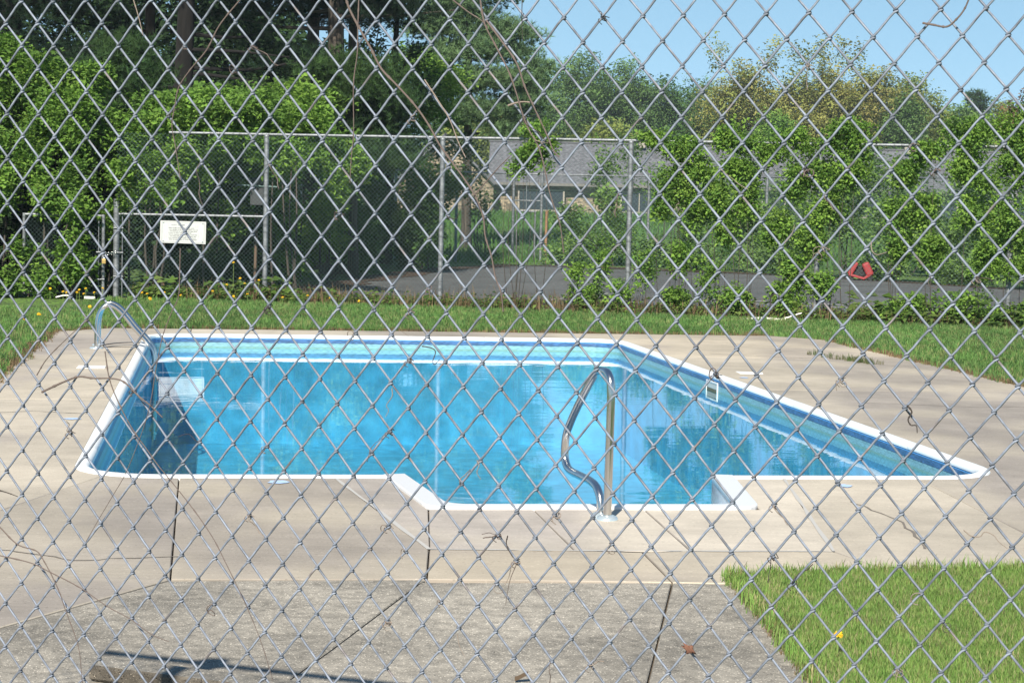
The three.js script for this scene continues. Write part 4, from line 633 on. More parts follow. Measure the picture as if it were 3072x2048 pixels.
// --- big vine-covered bush at the left
plant('vine_covered_bush', 'tall bright green vine-covered bush at the left edge beside the gate', 'bush', -7.4, -0.05, -32,
  [[-8.7, 3.2, -32, 0.9, 0.75, 0.7], [-7.7, 3.05, -31.9, 0.8, 0.6, 0.7], [-7.0, 2.75, -31.6, 0.6, 0.55, 0.6], [-8.3, 2.3, -31.3, 0.7, 0.5, 0.5], [-7.5, 2.2, -31.2, 0.4, 0.45, 0.4], [-6.5, 2.4, -31.6, 0.7, 0.45, 0.5], [-6.8, 1.85, -31.1, 0.35, 0.4, 0.35], [-5.9, 2.3, -31.8, 0.65, 0.36, 0.5], [-5.4, 2.0, -32.0, 0.5, 0.3, 0.4], [-8.0, 1.6, -31.0, 0.35, 0.4, 0.35], [-8.7, 1.5, -31.0, 0.4, 0.5, 0.35], [-7.3, 1.45, -30.9, 0.3, 0.4, 0.3], [-7.7, 0.75, -30.9, 0.3, 0.35, 0.3], [-6.85, 1.3, -30.6, 0.25, 0.3, 0.25], [-6.75, 0.65, -30.55, 0.25, 0.4, 0.25], [-8.5, 0.8, -30.9, 0.4, 0.35, 0.35], [-7.2, 0.3, -30.6, 0.35, 0.25, 0.25], [-7.0, 3.35, -32.2, 0.45, 0.3, 0.45], [-8.1, 3.75, -32, 0.55, 0.4, 0.5], [-6.05, 1.75, -30.85, 0.2, 0.45, 0.2, 1.2], [-5.65, 1.62, -30.9, 0.42, 0.14, 0.2, 1.2], [-6.3, 1.2, -30.95, 0.15, 0.4, 0.15], [-8.0, 0.2, -30.6, 0.5, 0.2, 0.25]],
  3100, G1, M.leaf, PAL.bright, 301, { rag: 5, stems: 26, part: 'foliage' });
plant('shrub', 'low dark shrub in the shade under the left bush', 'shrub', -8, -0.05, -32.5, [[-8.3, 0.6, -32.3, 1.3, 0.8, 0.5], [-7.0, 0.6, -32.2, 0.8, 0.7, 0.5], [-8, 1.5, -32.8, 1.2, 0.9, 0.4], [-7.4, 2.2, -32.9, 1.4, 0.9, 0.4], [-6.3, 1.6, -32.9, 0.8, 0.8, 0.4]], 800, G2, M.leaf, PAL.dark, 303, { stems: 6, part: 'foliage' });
// --- hedge along the left side of the court: lit tops, shaded face
const hedge = (x, z, i, h) => [[x - 1.3, 0.82 * h, z, 1.4, 0.24 * h, 2.2], [x - 0.7, 0.66 * h, z + 0.3, 0.65, 0.2 * h, 1.7], [x - 0.55, 0.3 * h, z + 0.2, 0.3, 0.3 * h, 1.9], [x - 2.3, 0.5 * h, z - 0.3, 1.2, 0.4 * h, 2.0], [x - 1.1, 0.2 * h, z, 0.55, 0.22 * h, 2.0]];
plant('vine_canopy', 'bright vine canopy overhanging the fence rail above the sign', 'vine canopy', -5.0, -0.08, -33.4, [[-5.6, 2.75, -32.2, 0.6, 0.3, 0.5], [-4.9, 2.95, -32.6, 0.75, 0.32, 0.7], [-4.1, 2.9, -32.9, 0.7, 0.36, 0.7], [-5.5, 3.0, -33.6, 1.0, 0.4, 0.9], [-4.5, 3.15, -34.2, 1.0, 0.38, 1.0], [-3.5, 2.95, -33.6, 0.6, 0.3, 0.7], [-3.6, 2.75, -34.8, 0.9, 0.4, 0.9], [-3.0, 2.6, -33.4, 0.35, 0.22, 0.5], [-4.7, 2.45, -31.6, 0.28, 0.22, 0.3], [-4.0, 2.3, -31.7, 0.2, 0.3, 0.2], [-3.4, 2.35, -31.9, 0.3, 0.2, 0.3], [-5.3, 2.2, -31.4, 0.2, 0.35, 0.2]], 1150, G1, M.leaf, PAL.bright, 309, { rag: 4, stems: 7, part: 'foliage' });
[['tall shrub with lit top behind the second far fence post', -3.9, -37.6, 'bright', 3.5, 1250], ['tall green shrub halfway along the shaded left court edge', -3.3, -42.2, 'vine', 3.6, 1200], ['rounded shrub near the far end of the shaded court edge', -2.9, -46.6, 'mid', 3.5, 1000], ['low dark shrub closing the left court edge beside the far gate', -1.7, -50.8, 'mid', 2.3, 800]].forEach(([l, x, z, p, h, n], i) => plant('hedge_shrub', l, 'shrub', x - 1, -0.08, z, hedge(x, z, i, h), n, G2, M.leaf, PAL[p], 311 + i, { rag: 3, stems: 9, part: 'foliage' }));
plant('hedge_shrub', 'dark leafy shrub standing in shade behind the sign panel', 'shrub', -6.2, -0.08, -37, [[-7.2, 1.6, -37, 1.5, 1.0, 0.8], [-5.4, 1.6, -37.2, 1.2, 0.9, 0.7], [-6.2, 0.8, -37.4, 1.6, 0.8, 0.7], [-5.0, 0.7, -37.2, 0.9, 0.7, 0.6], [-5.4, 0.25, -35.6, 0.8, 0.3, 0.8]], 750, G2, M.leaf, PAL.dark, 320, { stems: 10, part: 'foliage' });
// weathered utility post with a cross arm behind the sign panel
{ const t = thing('wooden_post', 'old post with a grey board and a cross arm in the shade behind the sign', 'post', [-4.35, 0, -33.3]); part('post', tube([V3(0, -0.1, 0), V3(0.02, 1.35, 0)], 0.026, 8), std(lin(0.12, 0.08, 0.055), 0.9), t); part('board', box(0.22, 0.46, 0.03, 0.02, 1.72, 0, 0.01), std(lin(0.05, 0.055, 0.06), 0.9), t); part('cross_arm', tube([V3(-0.32, 1.82, 0.03), V3(0.36, 1.8, 0.03)], 0.016, 6), M.farwire, t); }
// --- dark pines behind the bushes
function pine(label, x, z, h, r, boughs, n, geo, pal, seed, o = {}) {
  const t = thing(o.name ?? 'pine_tree', label, 'pine tree', [x, -0.1, z]); const q = rand(seed), gs = [trunkGeo(h, r, seed, [], 0.008)], L = boughs.map((b) => [b[0] - x, b[1] + 0.1, b[2] - z, b[3], b[4], b[5], b[6] ?? 1]);
  L.forEach((l) => { const a = V3(0, l[1] - 0.1 - 0.25 * q(), 0), e = V3(l[0] + Math.sign(l[0] || 1) * l[3] * 0.7, l[1], l[2]); gs.push(tube(curve([a, a.clone().lerp(e, 0.5).add(V3(0, -0.15 + 0.2 * q(), 0)), e], 7), [0, 1, 2, 3, 4, 5, 6, 7].map((k) => r * 0.20 * (1 - k / 9) + 0.008), 5)); });
  (o.bare ?? []).forEach((b) => gs.push(tube(curve([V3(0, b[0], 0), V3(b[1] * 0.5, b[0] + b[3] * 0.3, b[2] * 0.5), V3(b[1], b[0] + b[3], b[2])], 8), [...Array(9)].map((_, k) => 0.045 * (1 - k / 10) + 0.004), 5)));
  part('trunk', merge(gs), o.bark ?? M.barkDark, t); crown('crown', t, L, n, geo, M.needle, pal, seed + 3, { shell: 0.5, tilt: 0.5 });
  return t;
}
const layers = (x, z, y0, y1, w0, w1, n, seed, th = 0.35) => { const r = rand(seed), o = []; for (let i = 0; i < n; i++) { const t = (i + 0.5) / n, y = lerp(y0, y1, t), w = lerp(w0, w1, t) * (0.75 + 0.5 * r()), k = 3 + ((r() * 2) | 0), a0 = r() * 6; for (let j = 0; j < k; j++) { const a = a0 + j * 6.28 / k + (r() - 0.5) * 0.6; o.push([x + Math.cos(a) * w * 0.6, y + (r() - 0.5) * 0.5, z + Math.sin(a) * w * 0.6, w * 0.48, th * (0.8 + 0.5 * r()), w * 0.48]); } } return o; };
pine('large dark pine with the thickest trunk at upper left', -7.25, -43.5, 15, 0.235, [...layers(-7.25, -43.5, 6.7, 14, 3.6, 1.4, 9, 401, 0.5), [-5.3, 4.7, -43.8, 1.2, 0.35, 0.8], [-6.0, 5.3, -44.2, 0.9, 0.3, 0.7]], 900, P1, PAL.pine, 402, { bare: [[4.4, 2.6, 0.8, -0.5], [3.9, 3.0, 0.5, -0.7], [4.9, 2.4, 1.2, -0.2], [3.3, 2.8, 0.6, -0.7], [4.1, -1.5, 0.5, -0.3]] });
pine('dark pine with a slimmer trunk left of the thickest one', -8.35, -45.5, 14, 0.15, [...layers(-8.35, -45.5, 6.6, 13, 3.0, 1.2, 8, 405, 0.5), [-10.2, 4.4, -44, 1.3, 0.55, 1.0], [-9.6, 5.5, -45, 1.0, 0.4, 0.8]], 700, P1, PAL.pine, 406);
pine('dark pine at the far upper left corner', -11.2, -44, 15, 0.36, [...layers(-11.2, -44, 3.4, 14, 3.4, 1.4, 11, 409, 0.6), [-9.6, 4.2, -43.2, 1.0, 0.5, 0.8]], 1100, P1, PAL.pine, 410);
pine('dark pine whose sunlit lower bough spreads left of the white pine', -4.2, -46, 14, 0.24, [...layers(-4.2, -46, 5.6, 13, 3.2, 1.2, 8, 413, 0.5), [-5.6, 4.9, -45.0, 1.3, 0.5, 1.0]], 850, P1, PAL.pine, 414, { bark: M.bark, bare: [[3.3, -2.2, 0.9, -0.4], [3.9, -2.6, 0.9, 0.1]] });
plant('pine_bough_tree', 'young pine with a rounded top coloured as sunlit between the dark trunks and the white pine', 'pine tree', -3.6, -0.1, -44.2, [[-3.7, 4.25, -44.0, 1.25, 0.62, 1.0], [-3.0, 4.0, -43.8, 0.8, 0.5, 0.8], [-4.4, 3.9, -44.2, 0.7, 0.5, 0.8], [-3.5, 3.3, -44.4, 1.4, 0.5, 1.0], [-3.4, 2.7, -44.4, 1.4, 0.5, 1.0]], 620, P1, M.needle, PAL.pineLitTone, 418, { trunk: [4.2, 0.12, 0.01], shell: 0.5, tilt: 0.5 });
plant('pine_bough_tree', 'small pine with a pale tip coloured as lit above the left bush', 'pine tree', -8.05, -0.1, -40.5, [[-8.0, 4.4, -40.2, 0.6, 0.45, 0.5], [-7.6, 4.0, -40.1, 0.5, 0.35, 0.45], [-8.5, 3.9, -40.4, 0.6, 0.45, 0.6], [-8.1, 3.3, -40.6, 0.9, 0.5, 0.8]], 330, P1, M.needle, PAL.pineLitTone, 422, { trunk: [4.3, 0.1, 0.01], shell: 0.5, tilt: 0.5 });
pine('pine with a pale bare trunk seen through the dark boughs', -5.05, -49, 13, 0.2, layers(-5.05, -49, 6.0, 12.5, 2.6, 1.0, 7, 425, 0.5), 520, P1, PAL.pine, 426, { bark: M.bark });
pine('second pale-trunked pine right of the first, half hidden', -4.25, -51, 13, 0.16, layers(-4.25, -51, 6.4, 12.5, 2.4, 1.0, 7, 429, 0.5), 460, P1, PAL.pine, 430, { bark: M.bark });
// deep wood behind the pines, read as one mass
plant('woods', 'deep shaded woods behind the pines at left', 'woods', -14, -0.1, -66, [[-21, 3.5, -64, 5, 3.8, 3], [-15, 3.2, -62, 5, 3.4, 3], [-10.5, 3.0, -60, 3.8, 3.2, 2.5], [-7.2, 2.6, -59, 2.6, 2.7, 2.2], [-18, 7, -70, 7, 3.2, 3], [-11.5, 6.2, -68, 4.5, 2.6, 3], [-8.6, 5.6, -62, 2.6, 1.9, 1.8, 1.3], [-6.2, 5.0, -61, 1.9, 1.5, 1.6, 1.2], [-10.8, 7.4, -63, 2.2, 1.2, 1.6]], 2700, G3, M.far, PAL.dark, 441, { part: 'crown' }).userData.kind = 'stuff';
// deciduous tree with airy leaves left of the white pine
plant('deciduous_tree', 'tall airy dark-leaved tree between the pines and the white pine', 'tree', -3.5, -0.1, -54, [[-4.3, 7.2, -54, 0.9, 0.7, 0.8], [-3.2, 6.6, -53.6, 0.8, 0.6, 0.8], [-2.7, 5.6, -53.8, 0.7, 0.6, 0.6], [-3.9, 5.7, -54.2, 0.6, 0.7, 0.6], [-3.0, 4.7, -54, 0.8, 0.6, 0.7], [-4.1, 4.5, -54, 0.7, 0.5, 0.6], [-3.6, 8.6, -54, 1.0, 0.7, 0.9], [-3.9, 3.7, -54, 0.9, 0.7, 0.8], [-4.0, 2.7, -53.6, 0.9, 0.8, 0.8]], 330, G2, M.leaf, PAL.dark, 451, { trunk: [9, 0.14, 0.02], bark: M.barkDark, shell: 0.6 });
plant('deciduous_tree', 'light green tree filling the gap under the white pine', 'tree', -4.3, -0.1, -60, [[-3.2, 5.4, -60, 0.9, 0.8, 0.8], [-2.2, 5.2, -59.6, 0.8, 0.6, 0.7], [-3.6, 4.4, -59.5, 0.9, 0.8, 0.8], [-2.5, 4.4, -59.4, 0.7, 0.5, 0.6], [-4.0, 3.2, -59.2, 0.9, 0.9, 0.8]], 420, G2, M.leaf, PAL.vine, 455, { trunk: [5.5, 0.12, 0.02], shell: 0.5 });
// the white pine against the sky
pine('tall white pine with layered plumes against the sky at the middle', -1.75, -72, 15.5, 0.17, [[0.5, 6.5, -71.5, 0.7, 0.22, 0.6], [0.2, 7.7, -71.6, 0.6, 0.22, 0.6], [0.6, 5.4, -71.4, 0.5, 0.18, 0.5], [-2.2, 9.9, -72, 1.7, 0.55, 1.4], [-2.9, 9.1, -71.8, 1.5, 0.5, 1.2], [-1.2, 9.3, -71.8, 1.3, 0.5, 1.2], [-2.0, 8.4, -71.6, 1.6, 0.5, 1.3], [-3.0, 7.9, -71.8, 1.2, 0.42, 1.1], [-0.9, 7.8, -71.6, 1.1, 0.4, 1.0], [-1.9, 7.1, -71.4, 1.5, 0.45, 1.2], [-0.3, 7.0, -71.6, 0.9, 0.28, 0.8], [-3.2, 6.7, -71.8, 1.3, 0.4, 1.1], [-1.0, 6.1, -71.5, 1.3, 0.36, 1.1], [0.0, 6.0, -71.4, 0.8, 0.26, 0.8], [-2.6, 5.8, -71.6, 1.4, 0.42, 1.1], [-0.6, 5.1, -71.4, 1.2, 0.32, 1.0], [0.35, 5.3, -71.5, 0.5, 0.2, 0.6], [-2.2, 4.8, -71.4, 1.5, 0.42, 1.1], [-0.2, 4.3, -71.5, 0.9, 0.26, 0.8], [-2.6, 11.4, -72, 1.8, 0.6, 1.4], [-1.0, 12.2, -72, 1.4, 0.6, 1.2], [-2.0, 13.4, -72, 1.2, 0.6, 1.1], [-2.0, 14.8, -72, 0.7, 0.8, 0.7]], 1000, P2, PAL.wpine, 461, { bark: M.bark, bare: [[4.9, 2.6, 0.5, 0.1], [6.2, 2.4, 0.4, 0.5]] });
// --- second court fence with its gate, far side of the court
{
  const t = thing('chain_link_fence', 'grey chain link fence with a gate at the far side of the tennis court', 'fence'), y = (x) => 2.53;
  const B = [[-3.4, -56.5], [-1.7, -57.6], [-0.05, -58.5], [0.78, -58.5], [3.9, -58.0], [6.9, -54.5], [9.6, -51], [12.2, -47]];
  B.forEach(([x, z], i) => part('post', tube([V3(x, -0.1, z), V3(x, i > 1 ? 2.62 : 2.5, z)], 0.042, 8), i > 1 ? M.pipe : M.farwire, t));
  part('top_rail', tube(B.map(([x, z]) => V3(x, 2.5, z)), 0.022, 6), M.pipe, t); part('gate_rail', tube([V3(-0.05, 1.72, -58.5), V3(0.78, 1.72, -58.5)], 0.02, 6), M.pipe, t); part('gate_rail', tube([V3(0.05, 1.42, -58.4), V3(0.62, 1.40, -58.4)], 0.024, 6), M.pipe, t); part('gate_stile', tube([V3(0.06, 0.05, -58.4), V3(0.06, 1.42, -58.4)], 0.022, 6), M.pipe, t); part('gate_stile', tube([V3(0.60, 0.05, -58.4), V3(0.60, 1.42, -58.4)], 0.022, 6), M.pipe, t); part('gate_brace', tube([V3(0.33, 1.42, -58.45), V3(0.33, 2.5, -58.45)], 0.014, 6), M.pipe, t);
  for (let i = 0; i < B.length - 1; i++) meshPanel('chain_link', t, B[i], B[i + 1], 0.05, 2.5, 0.066, 0.0019, M.farwire);
  const rusty = thing('rusty_pole', 'rusty brown pole beside the gate of the far court fence', 'pole', [0.92, -0.1, -58.2]); part('pole', tube([V3(0, 0, 0), V3(0.02, 1.55, 0)], 0.045, 8), std(lin(0.26, 0.15, 0.08), 0.95), rusty);
}
// --- vines on the near court fence, right half
function fenceVine(label, lobes, n, seed, pal = PAL.vine) {
  const x = lobes.reduce((s, l) => s + l[0], 0) / lobes.length, L = lobes.map(([a, b, w, h, d = 0.16, k = 1]) => [a, b, fenceAt(a) + 0.02, w, h, d, k]);
  return plant('climbing_vine', label, 'vine', x, -0.05, fenceAt(x), L, n, G4, M.leaf, pal, seed, { rag: 14, stems: 8, stemR: 0.007, part: 'foliage', shell: 0.6, minY: 0.02 });
}
fenceVine('small leafy vine clump on the far rail left of the house roof', [[0.18, 2.35, 0.30, 0.24, 0.12], [0.0, 2.15, 0.16, 0.14, 0.1], [0.45, 2.5, 0.18, 0.12, 0.1], [0.3, 2.75, 0.14, 0.12, 0.1]], 120, 501);
fenceVine('loose vine with trailing shoots right of the middle of the far fence', [[2.48, 2.5, 0.36, 0.2], [2.41, 1.96, 0.28, 0.3], [2.67, 1.52, 0.22, 0.26], [2.2, 1.6, 0.12, 0.3], [2.48, 0.9, 0.12, 0.26], [2.4, 0.26, 0.2, 0.15], [2.05, 2.6, 0.14, 0.1], [2.75, 2.15, 0.2, 0.2]], 470, 503);
fenceVine('vine draped over the far rail left of the tallest post vine', [[3.23, 2.6, 0.32, 0.2], [3.23, 2.15, 0.28, 0.25], [3.02, 1.75, 0.18, 0.22], [3.4, 1.75, 0.15, 0.25], [3.1, 1.25, 0.1, 0.2], [3.3, 0.3, 0.15, 0.14]], 440, 505);
fenceVine('tall full vine over the fence post left of the red toy', [[4.1, 2.55, 0.42, 0.25], [4.74, 2.68, 0.42, 0.30], [4.93, 2.25, 0.28, 0.3], [4.17, 2.02, 0.36, 0.3], [4.55, 1.62, 0.34, 0.3], [3.86, 1.4, 0.22, 0.3], [4.12, 0.76, 0.18, 0.3], [4.36, 1.14, 0.24, 0.25], [3.99, 0.32, 0.24, 0.25], [4.49, 0.57, 0.14, 0.2], [3.67, 2.4, 0.18, 0.2], [4.6, 2.1, 0.25, 0.25]], 950, 507);
fenceVine('sparse vine with gaps showing grey roof right of the red toy', [[5.56, 2.15, 0.24, 0.2], [5.87, 1.64, 0.24, 0.25], [5.56, 1.1, 0.16, 0.24], [6.0, 1.08, 0.18, 0.2], [5.69, 0.26, 0.28, 0.18], [5.9, 2.5, 0.2, 0.1], [5.45, 1.65, 0.15, 0.2]], 520, 509);
fenceVine('tallest vine mass at the right edge of the far fence', [[6.44, 2.7, 0.34, 0.3], [7.0, 2.82, 0.4, 0.35], [6.38, 2.2, 0.28, 0.3], [6.94, 2.15, 0.38, 0.35], [7.35, 2.5, 0.4, 0.4], [6.5, 1.64, 0.26, 0.3], [7.07, 1.52, 0.34, 0.35], [6.75, 1.0, 0.22, 0.3], [7.3, 0.9, 0.3, 0.3], [6.44, 0.26, 0.4, 0.22], [7.07, 0.15, 0.4, 0.22], [7.9, 2.2, 0.5, 0.8]], 1150, 511);
fenceVine('thin young vine shoots low on the far fence at its middle', [[0.95, 0.5, 0.12, 0.3], [1.3, 0.75, 0.12, 0.4], [1.55, 0.4, 0.16, 0.3], [1.95, 0.7, 0.15, 0.35], [2.9, 0.55, 0.18, 0.35], [3.2, 0.3, 0.2, 0.2], [1.2, 0.25, 0.18, 0.16]], 170, 513);
{ // weeds and dead stalks along the foot of the far fence
  const r = rand(521), s = [], d = []; for (let i = 0; i < 620; i++) { const x = lerp(-5.9, 9, r()); s.push([x, fenceAt(x) + (r() - 0.55) * 0.5, (0.4 + 0.9 * r()) * (x < -3.4 || x > 5 ? 1.5 : 0.9)]); } for (let i = 0; i < 1300; i++) { const x = lerp(-5.9, 9, r()); d.push([x, fenceAt(x) + (r() - 0.6) * 0.55, 0.5 + 0.9 * r()]); }
  scatterGrass('weeds', 'ragged green weeds along the foot of the far fence', sprigGeo(22, 0.14, 0.07, 0.035, 522, 0.4), s, [[0.09, 0.16, 0.03], [0.07, 0.13, 0.03], [0.13, 0.19, 0.045]], 523, 0.1);
  scatterGrass('dead_stalks', 'dry brown stalks and thatch along the foot of the far fence', tuftGeo(9, 0.22, 0.09, 0.006, 524), d, [[0.20, 0.135, 0.08], [0.26, 0.19, 0.11], [0.13, 0.09, 0.05]], 525);
}
// --- bank and shrubs beyond the court
plant('court_shrub', 'low green shrub beyond the court, right of the far gate', 'shrub', 2.2, -0.1, -57.2, [[1.6, 1.0, -57.3, 0.5, 0.7, 0.4], [2.3, 0.7, -57.0, 0.6, 0.6, 0.4], [3.1, 0.9, -57.0, 0.6, 0.8, 0.4], [2.7, 1.9, -57.4, 0.4, 0.5, 0.3], [1.3, 0.3, -56.6, 0.5, 0.3, 0.4], [3.9, 0.4, -56.4, 0.7, 0.35, 0.4]], 260, G2, M.leaf, PAL.light, 531, { rag: 4, stems: 8, part: 'foliage', minY: 0 });
plant('court_shrub', 'leafy bank of shrubs beyond the court left of the red toy', 'shrub', 6, -0.1, -54.5, [[5.2, 0.9, -55.2, 0.9, 0.9, 0.5], [6.3, 1.0, -53.8, 0.9, 0.9, 0.5], [7.3, 0.8, -52.0, 0.8, 0.8, 0.5], [5.7, 0.25, -53.9, 0.9, 0.3, 0.5], [7.0, 0.25, -51.8, 0.9, 0.3, 0.5]], 420, G2, M.leaf, PAL.light, 533, { rag: 4, stems: 9, part: 'foliage', minY: 0 });
plant('court_shrub', 'leafy shrubs behind and right of the red toy', 'shrub', 9.6, -0.1, -49, [[8.6, 0.8, -50.0, 0.9, 0.7, 0.5], [9.7, 0.9, -48.4, 0.9, 0.9, 0.5], [10.8, 0.9, -46.8, 0.9, 0.9, 0.5], [11.9, 1.0, -45.0, 1.0, 1.0, 0.5], [9.2, 0.2, -48.3, 0.6, 0.25, 0.4], [10.4, 0.3, -46.3, 0.8, 0.3, 0.5], [8.7, 1.9, -50.4, 0.8, 0.7, 0.5]], 600, G2, M.leaf, PAL.light, 535, { rag: 4, stems: 9, part: 'foliage', minY: 0 });
plant('court_shrub', 'tall loose pale green shrub beyond the court, behind the vine left of the red toy', 'shrub', 7.5, -0.1, -60, [[5.6, 1.8, -60, 0.9, 1.1, 0.6], [6.9, 2.2, -60.5, 1.0, 1.3, 0.6], [8.3, 1.9, -60, 1.0, 1.2, 0.6], [7.6, 0.9, -59, 1.6, 0.8, 0.6]], 420, G2, M.leaf, PAL.light, 537, { rag: 6, stems: 10, part: 'foliage', minY: 0 });
plant('court_shrub', 'tall loose pale green shrub beyond the court, behind the vines at the right edge', 'shrub', 12, -0.1, -55, [[9.9, 2.0, -56, 1.0, 1.2, 0.6], [11.3, 2.3, -55, 1.1, 1.3, 0.6], [12.8, 2.2, -54, 1.1, 1.3, 0.6], [14.2, 2.2, -53, 1.1, 1.3, 0.6], [11.6, 0.9, -53.6, 2.2, 0.8, 0.6]], 620, G2, M.leaf, PAL.light, 539, { rag: 6, stems: 12, part: 'foliage', minY: 0 });
plant('sapling', 'thin green saplings in front of the far house gable', 'sapling', -1.8, -0.1, -62, [[-2.3, 3.6, -62, 0.5, 1.0, 0.4], [-1.5, 2.8, -62, 0.4, 0.9, 0.4], [-3.0, 3.0, -62.4, 0.5, 1.0, 0.4], [-1.0, 1.6, -61.6, 0.5, 0.7, 0.4]], 120, G2, M.leaf, PAL.mid, 545, { rag: 8, stems: 7, part: 'foliage' });
plant('sapling', 'airy green saplings in front of the far house left of its middle window', 'sapling', 3.4, -0.1, -63, [[2.8, 2.6, -63, 0.4, 0.9, 0.4], [3.6, 3.0, -63, 0.5, 1.0, 0.4], [4.4, 2.2, -63, 0.5, 0.9, 0.4]], 110, G2, M.leaf, PAL.light, 547, { rag: 8, stems: 6, part: 'foliage' });
{ const r = rand(541), s = []; for (let i = 0; i < 4200; i++) { const x = lerp(-6, 34, r()), z = -57 - 76 * r() ** 1.3; s.push([x, z, 1.0 + (-57 - z) * 0.009]); } const g = tuftGeo(12, 0.24, 0.28, 0.03, 542); const m = scatterGrass('grass', 'long green grass of the slope between the court and the house', g, s, [[0.085, 0.185, 0.042], [0.10, 0.21, 0.05], [0.075, 0.16, 0.04]], 543); const X = new THREE.Matrix4(); s.forEach(([x, z], i) => { m.getMatrixAt(i, X); X.elements[13] = terrainY(x, z); m.setMatrixAt(i, X); }); }

// ---------------------------------------------------------------- long low house beyond the court
{
  const t = thing('house', 'long low tan brick house with a big grey roof beyond the tennis court', 'house', [0, 0.85, 0]);
  const brick = std(0xffffff, 0.95, { map: tex(512, (u, v) => { const row = Math.floor(v * 24), x = (u * 10 + (row % 2) * 0.5) % 1, y = (v * 24) % 1, j = x < 0.05 || y < 0.14, m = 0.85 + 0.5 * (N1(Math.floor(u * 10 + (row % 2) * 0.5), row, 10, 24) - 0.5); return j ? [0.50, 0.475, 0.43] : [0.60 * m, 0.545 * m, 0.46 * m]; }, 0.42) });
  const shingle = std(0xffffff, 0.9, { map: tex(512, (u, v) => { const row = Math.floor(v * 30), m = 0.9 + 0.3 * (N2(Math.floor(u * 24 + row * 0.37), row, 24, 30) - 0.5) - ((v * 30) % 1 < 0.12 ? 0.12 : 0); return [0.41 * m, 0.415 * m, 0.435 * m]; }, 0.25) });
  const trim = std(lin(0.30, 0.27, 0.23), 0.7), glass = std(lin(0.03, 0.04, 0.05), 0.08), x0 = -1.6, x1 = 38, zf = -138, H = 2.15, RY = 5.25, rz = -143.5;
  const uvBox = (g, sx, sy) => { const u = g.attributes.uv; for (let i = 0; i < u.count; i++) u.setXY(i, u.getX(i) * sx, u.getY(i) * sy); return g; };
  part('wall', uvBox(box(x1 - x0, H + 0.6, 10.6, (x0 + x1) / 2, H / 2 - 0.3, zf - 5.5), x1 - x0, H), brick, t);
  const slope = (za, zb, ya, yb, xa, xb) => { const g = new THREE.BufferGeometry(), L = Math.hypot(za - zb, ya - yb); const p = [xa, ya, za, xb, ya, za, xb, yb, zb, xa, yb, zb]; g.setAttribute('position', new THREE.Float32BufferAttribute([...p, ...p.map((v, i) => (i % 3 === 1 ? v - 0.14 : v))], 3)); g.setAttribute('uv', new THREE.Float32BufferAttribute([0, 0, xb - xa, 0, xb - xa, L, 0, L, 0, 0, xb - xa, 0, xb - xa, L, 0, L], 2)); g.setIndex([0, 1, 2, 0, 2, 3, 4, 6, 5, 4, 7, 6, 0, 4, 5, 0, 5, 1, 3, 2, 6, 3, 6, 7, 0, 3, 7, 0, 7, 4, 1, 5, 6, 1, 6, 2]); const q = g.toNonIndexed(); q.computeVertexNormals(); return q; };
  const roof = part('roof', merge([slope(zf + 0.7, rz, H + 0.08, RY, x0 - 0.3, x1 + 0.5), slope(rz - 5.6, rz, H + 0.08, RY, x0 - 0.3, x1 + 0.5)]), shingle, t);
  part('ridge', box(x1 - x0 + 0.8, 0.14, 0.3, (x0 + x1) / 2, RY + 0.02, rz, 0.05), std(lin(0.10, 0.10, 0.11), 0.9), roof);
  for (const [x, y] of [[9.0, 0.3], [19.5, 0.35], [28, 0.3]]) part('roof_vent', box(0.45, 0.5, 0.45, x, RY - 0.35 + y, rz + 1.0, 0.06), trim, roof);
  part('fascia', box(x1 - x0 + 0.9, 0.2, 0.06, (x0 + x1) / 2, H + 0.02, zf + 0.72, 0.015), std(lin(0.16, 0.15, 0.14), 0.8), t);
  for (const [a, b] of [[0.3, 3.3], [7.4, 9.8], [12.2, 14.6], [17.2, 20.2], [23.2, 25.6], [28.2, 30.6], [33.5, 36]]) {
    const w = part('window', merge([box(b - a + 0.24, 0.12, 0.14, (a + b) / 2, 1.78, zf + 0.24, 0.02), box(b - a + 0.24, 0.12, 0.18, (a + b) / 2, 0.36, zf + 0.24, 0.02), box(0.12, 1.3, 0.12, a - 0.06, 1.07, zf + 0.24), box(0.12, 1.3, 0.12, b + 0.06, 1.07, zf + 0.24), box(0.07, 1.3, 0.1, (a + b) / 2, 1.07, zf + 0.24)]), trim, t);
    part('pane', box(b - a, 1.3, 0.04, (a + b) / 2, 1.07, zf + 0.2), glass, w);
  }
  // gabled wing at the left end
  const wing = new THREE.Group(); wing.name = 'wing'; t.add(wing);
  const gs = new THREE.Shape([[-8.2, -0.5], [-1.5, -0.5], [-1.5, 2.1], [-4.85, 5.35], [-8.2, 2.1]].map((p) => new THREE.Vector2(...p))), gg = new THREE.ExtrudeGeometry(gs, { depth: 6, bevelEnabled: false }); gg.translate(0, 0, -142);
  part('gable_wall', gg, brick, wing);
  const rs2 = (s) => { const g = box(4.85, 0.14, 7.2, 0, 0, -139.2); const q = g; q.rotateZ(s * Math.atan2(3.25, 3.35)); q.translate(-4.85 - s * 1.72, 3.76, 0); return q; };
  part('wing_roof', merge([rs2(1), rs2(-1)]), shingle, wing);
}
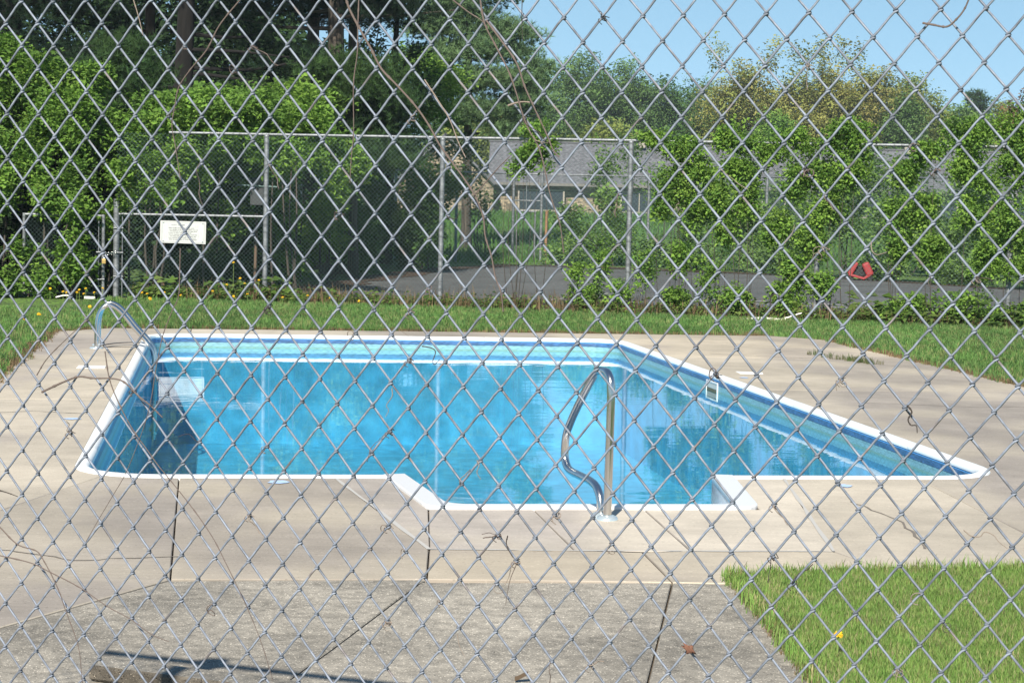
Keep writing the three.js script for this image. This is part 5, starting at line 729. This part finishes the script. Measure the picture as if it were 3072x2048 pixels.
// ---------------------------------------------------------------- trees beyond the house
function farTree(label, x, z, top, w, pal, seed, o = {}) {
  const y0 = terrainY(x, z), r = rand(seed), L = [], h = top - y0, cb = o.base ?? 0.28;
  const n = o.lobes ?? 17; for (let i = 0; i < n; i++) { const t = i / (n - 1), a = i * 2.4 + r(), prof = o.cone ? (1 - t) * 0.9 + 0.08 : Math.sin(PI * (0.16 + 0.72 * t)) ** 0.7, rad = w / 2 * prof; L.push([x + Math.cos(a) * rad * 0.55, y0 + h * lerp(cb, o.cone ? 0.98 : 0.90, t) + (r() - 0.5) * h * 0.06, z + Math.sin(a) * rad * 0.55, rad * (0.5 + 0.25 * r()) + 0.3, h * 0.10 * (0.8 + 0.5 * r()) + 0.25, rad * (0.5 + 0.25 * r()) + 0.3]); }
  if (o.wisps) for (let i = 0; i < o.wisps; i++) { const a = (r() - 0.5) * w * 0.85; L.push([x + a, top + 0.2 + r() * 1.6, z + (r() - 0.5) * 2, 0.28, 0.9 + 0.5 * r(), 0.28, 0.55]); }
  return plant(o.name ?? 'tree', label, o.cat ?? 'tree', x, y0, z, L, Math.round((o.n ?? 520) * 1.7), o.geo ?? G3, o.geo === P3 ? M.needle : M.far, PAL[pal], seed, { trunk: [h * 0.8, 0.24, 0.02], shell: 0.45 });
}
[
  ['green rounded tree just right of the white pine on the skyline', 1.2, -168, 13.0, 7, 'blueGreen', {}],
  ['bluish green pine-like tree with the highest point left of the oaks', 5.6, -178, 14.9, 7.5, 'blueGreen', {}],
  ['broad dark green tree above the middle of the house roof', 9.6, -182, 14.4, 8, 'blueGreen', { n: 900 }],
  ['dull green tree between the dark one and the first olive oak', 13.6, -185, 13.4, 7, 'mid', {}],
  ['grey-green tree touching the left side of the olive oaks', 17.2, -192, 14.0, 8, 'blueGreen', {}],
  ['olive yellow oak with thin wispy tops, first of the oak group', 17.8, -158, 13.2, 6.5, 'oak', { wisps: 9, n: 560 }],
  ['olive yellow oak in the middle of the group with sparse leafy tips', 22.0, -160, 12.6, 6.2, 'oak', { wisps: 7, n: 540 }],
  ['olive oak with tall sparse tips just left of the round-topped oak', 25.2, -162, 13.2, 6.0, 'oak', { wisps: 8, n: 520 }],
  ['round-topped golden oak at the right of the oak group', 28.6, -160, 13.3, 7.6, 'oak', { n: 640 }],
  ['greener oak with a rounded shoulder falling to the right', 33.2, -168, 12.8, 6.5, 'olive', {}],
  ['dark conifer tucked in front of the golden oak', 30.4, -156, 11.0, 3.4, 'blueGreen', { n: 260 }],
  ['small bright green tree in front of the first olive oak', 18.8, -146, 8.6, 4.8, 'vine', { n: 360, base: 0.2 }],
  ['pale green tree sloping down right of the oaks', 37.6, -172, 10.9, 6, 'light', {}],
  ['low pale green tree in the dip of the skyline', 40.8, -180, 10.6, 6, 'light', {}],
  ['small dark spruce pointing above the dip at the right', 45.6, -198, 13.2, 3.6, 'dark', { cone: true, geo: P3, n: 200, base: 0.1, name: 'spruce_tree', cat: 'spruce' }],
  ['dull green tree right of the small spruce', 49.5, -205, 13.2, 8, 'olive', {}],
  ['reddish brown budding tree at the right edge', 41.6, -160, 11.6, 5.5, 'red', {}],
  ['green tree behind the reddish one at the right edge', 45.5, -168, 13.0, 7, 'mid', {}],
  ['dark green tree low behind the house at the right', 33.0, -150, 7.4, 6, 'light', { n: 420, base: 0.15 }],
  ['olive undergrowth tree low behind the roof below the oaks', 24.5, -150, 7.0, 8, 'olive', { n: 460, base: 0.12 }],
  ['brownish green tree low behind the left part of the roof', 6.5, -155, 8.2, 9, 'olive', { n: 520, base: 0.12 }],
  ['brownish tree low behind the gable of the house', -2.5, -150, 8.0, 8, 'olive', { n: 480, base: 0.12 }],
  ['dull green tree low behind the middle of the roof', 13.6, -158, 8.6, 8, 'mid', { n: 480, base: 0.12 }],
  ['dull green tree low behind the white pine', -5.5, -160, 9.0, 8, 'mid', {}],
  ['green tree low at far right behind the vines', 39.5, -142, 7.0, 7, 'light', { n: 420, base: 0.15 }],
].forEach(([l, x, z, top, w, pal, o], i) => farTree(l, x, z, top, w, pal, 601 + i * 3, o));
// woods beyond the frame sides, seen only in reflections and from other angles
plant('woods', 'line of woods far behind the house closing the horizon', 'woods', 20, 1, -260, Array.from({ length: 26 }, (_, i) => [-70 + i * 9.5, 5.5 + 2.5 * ((i * 7) % 5) / 5, -262 - ((i * 5) % 4) * 6, 7, 5.5, 4]), 2600, sprigGeo(26, 1.3, 0.5, 0.34, 209), M.far, PAL.mid, 699).userData.kind = 'stuff';
scene.fog = new THREE.FogExp2(lin(0.72, 0.82, 0.95), 0.00035);
renderer.render(scene, camera);
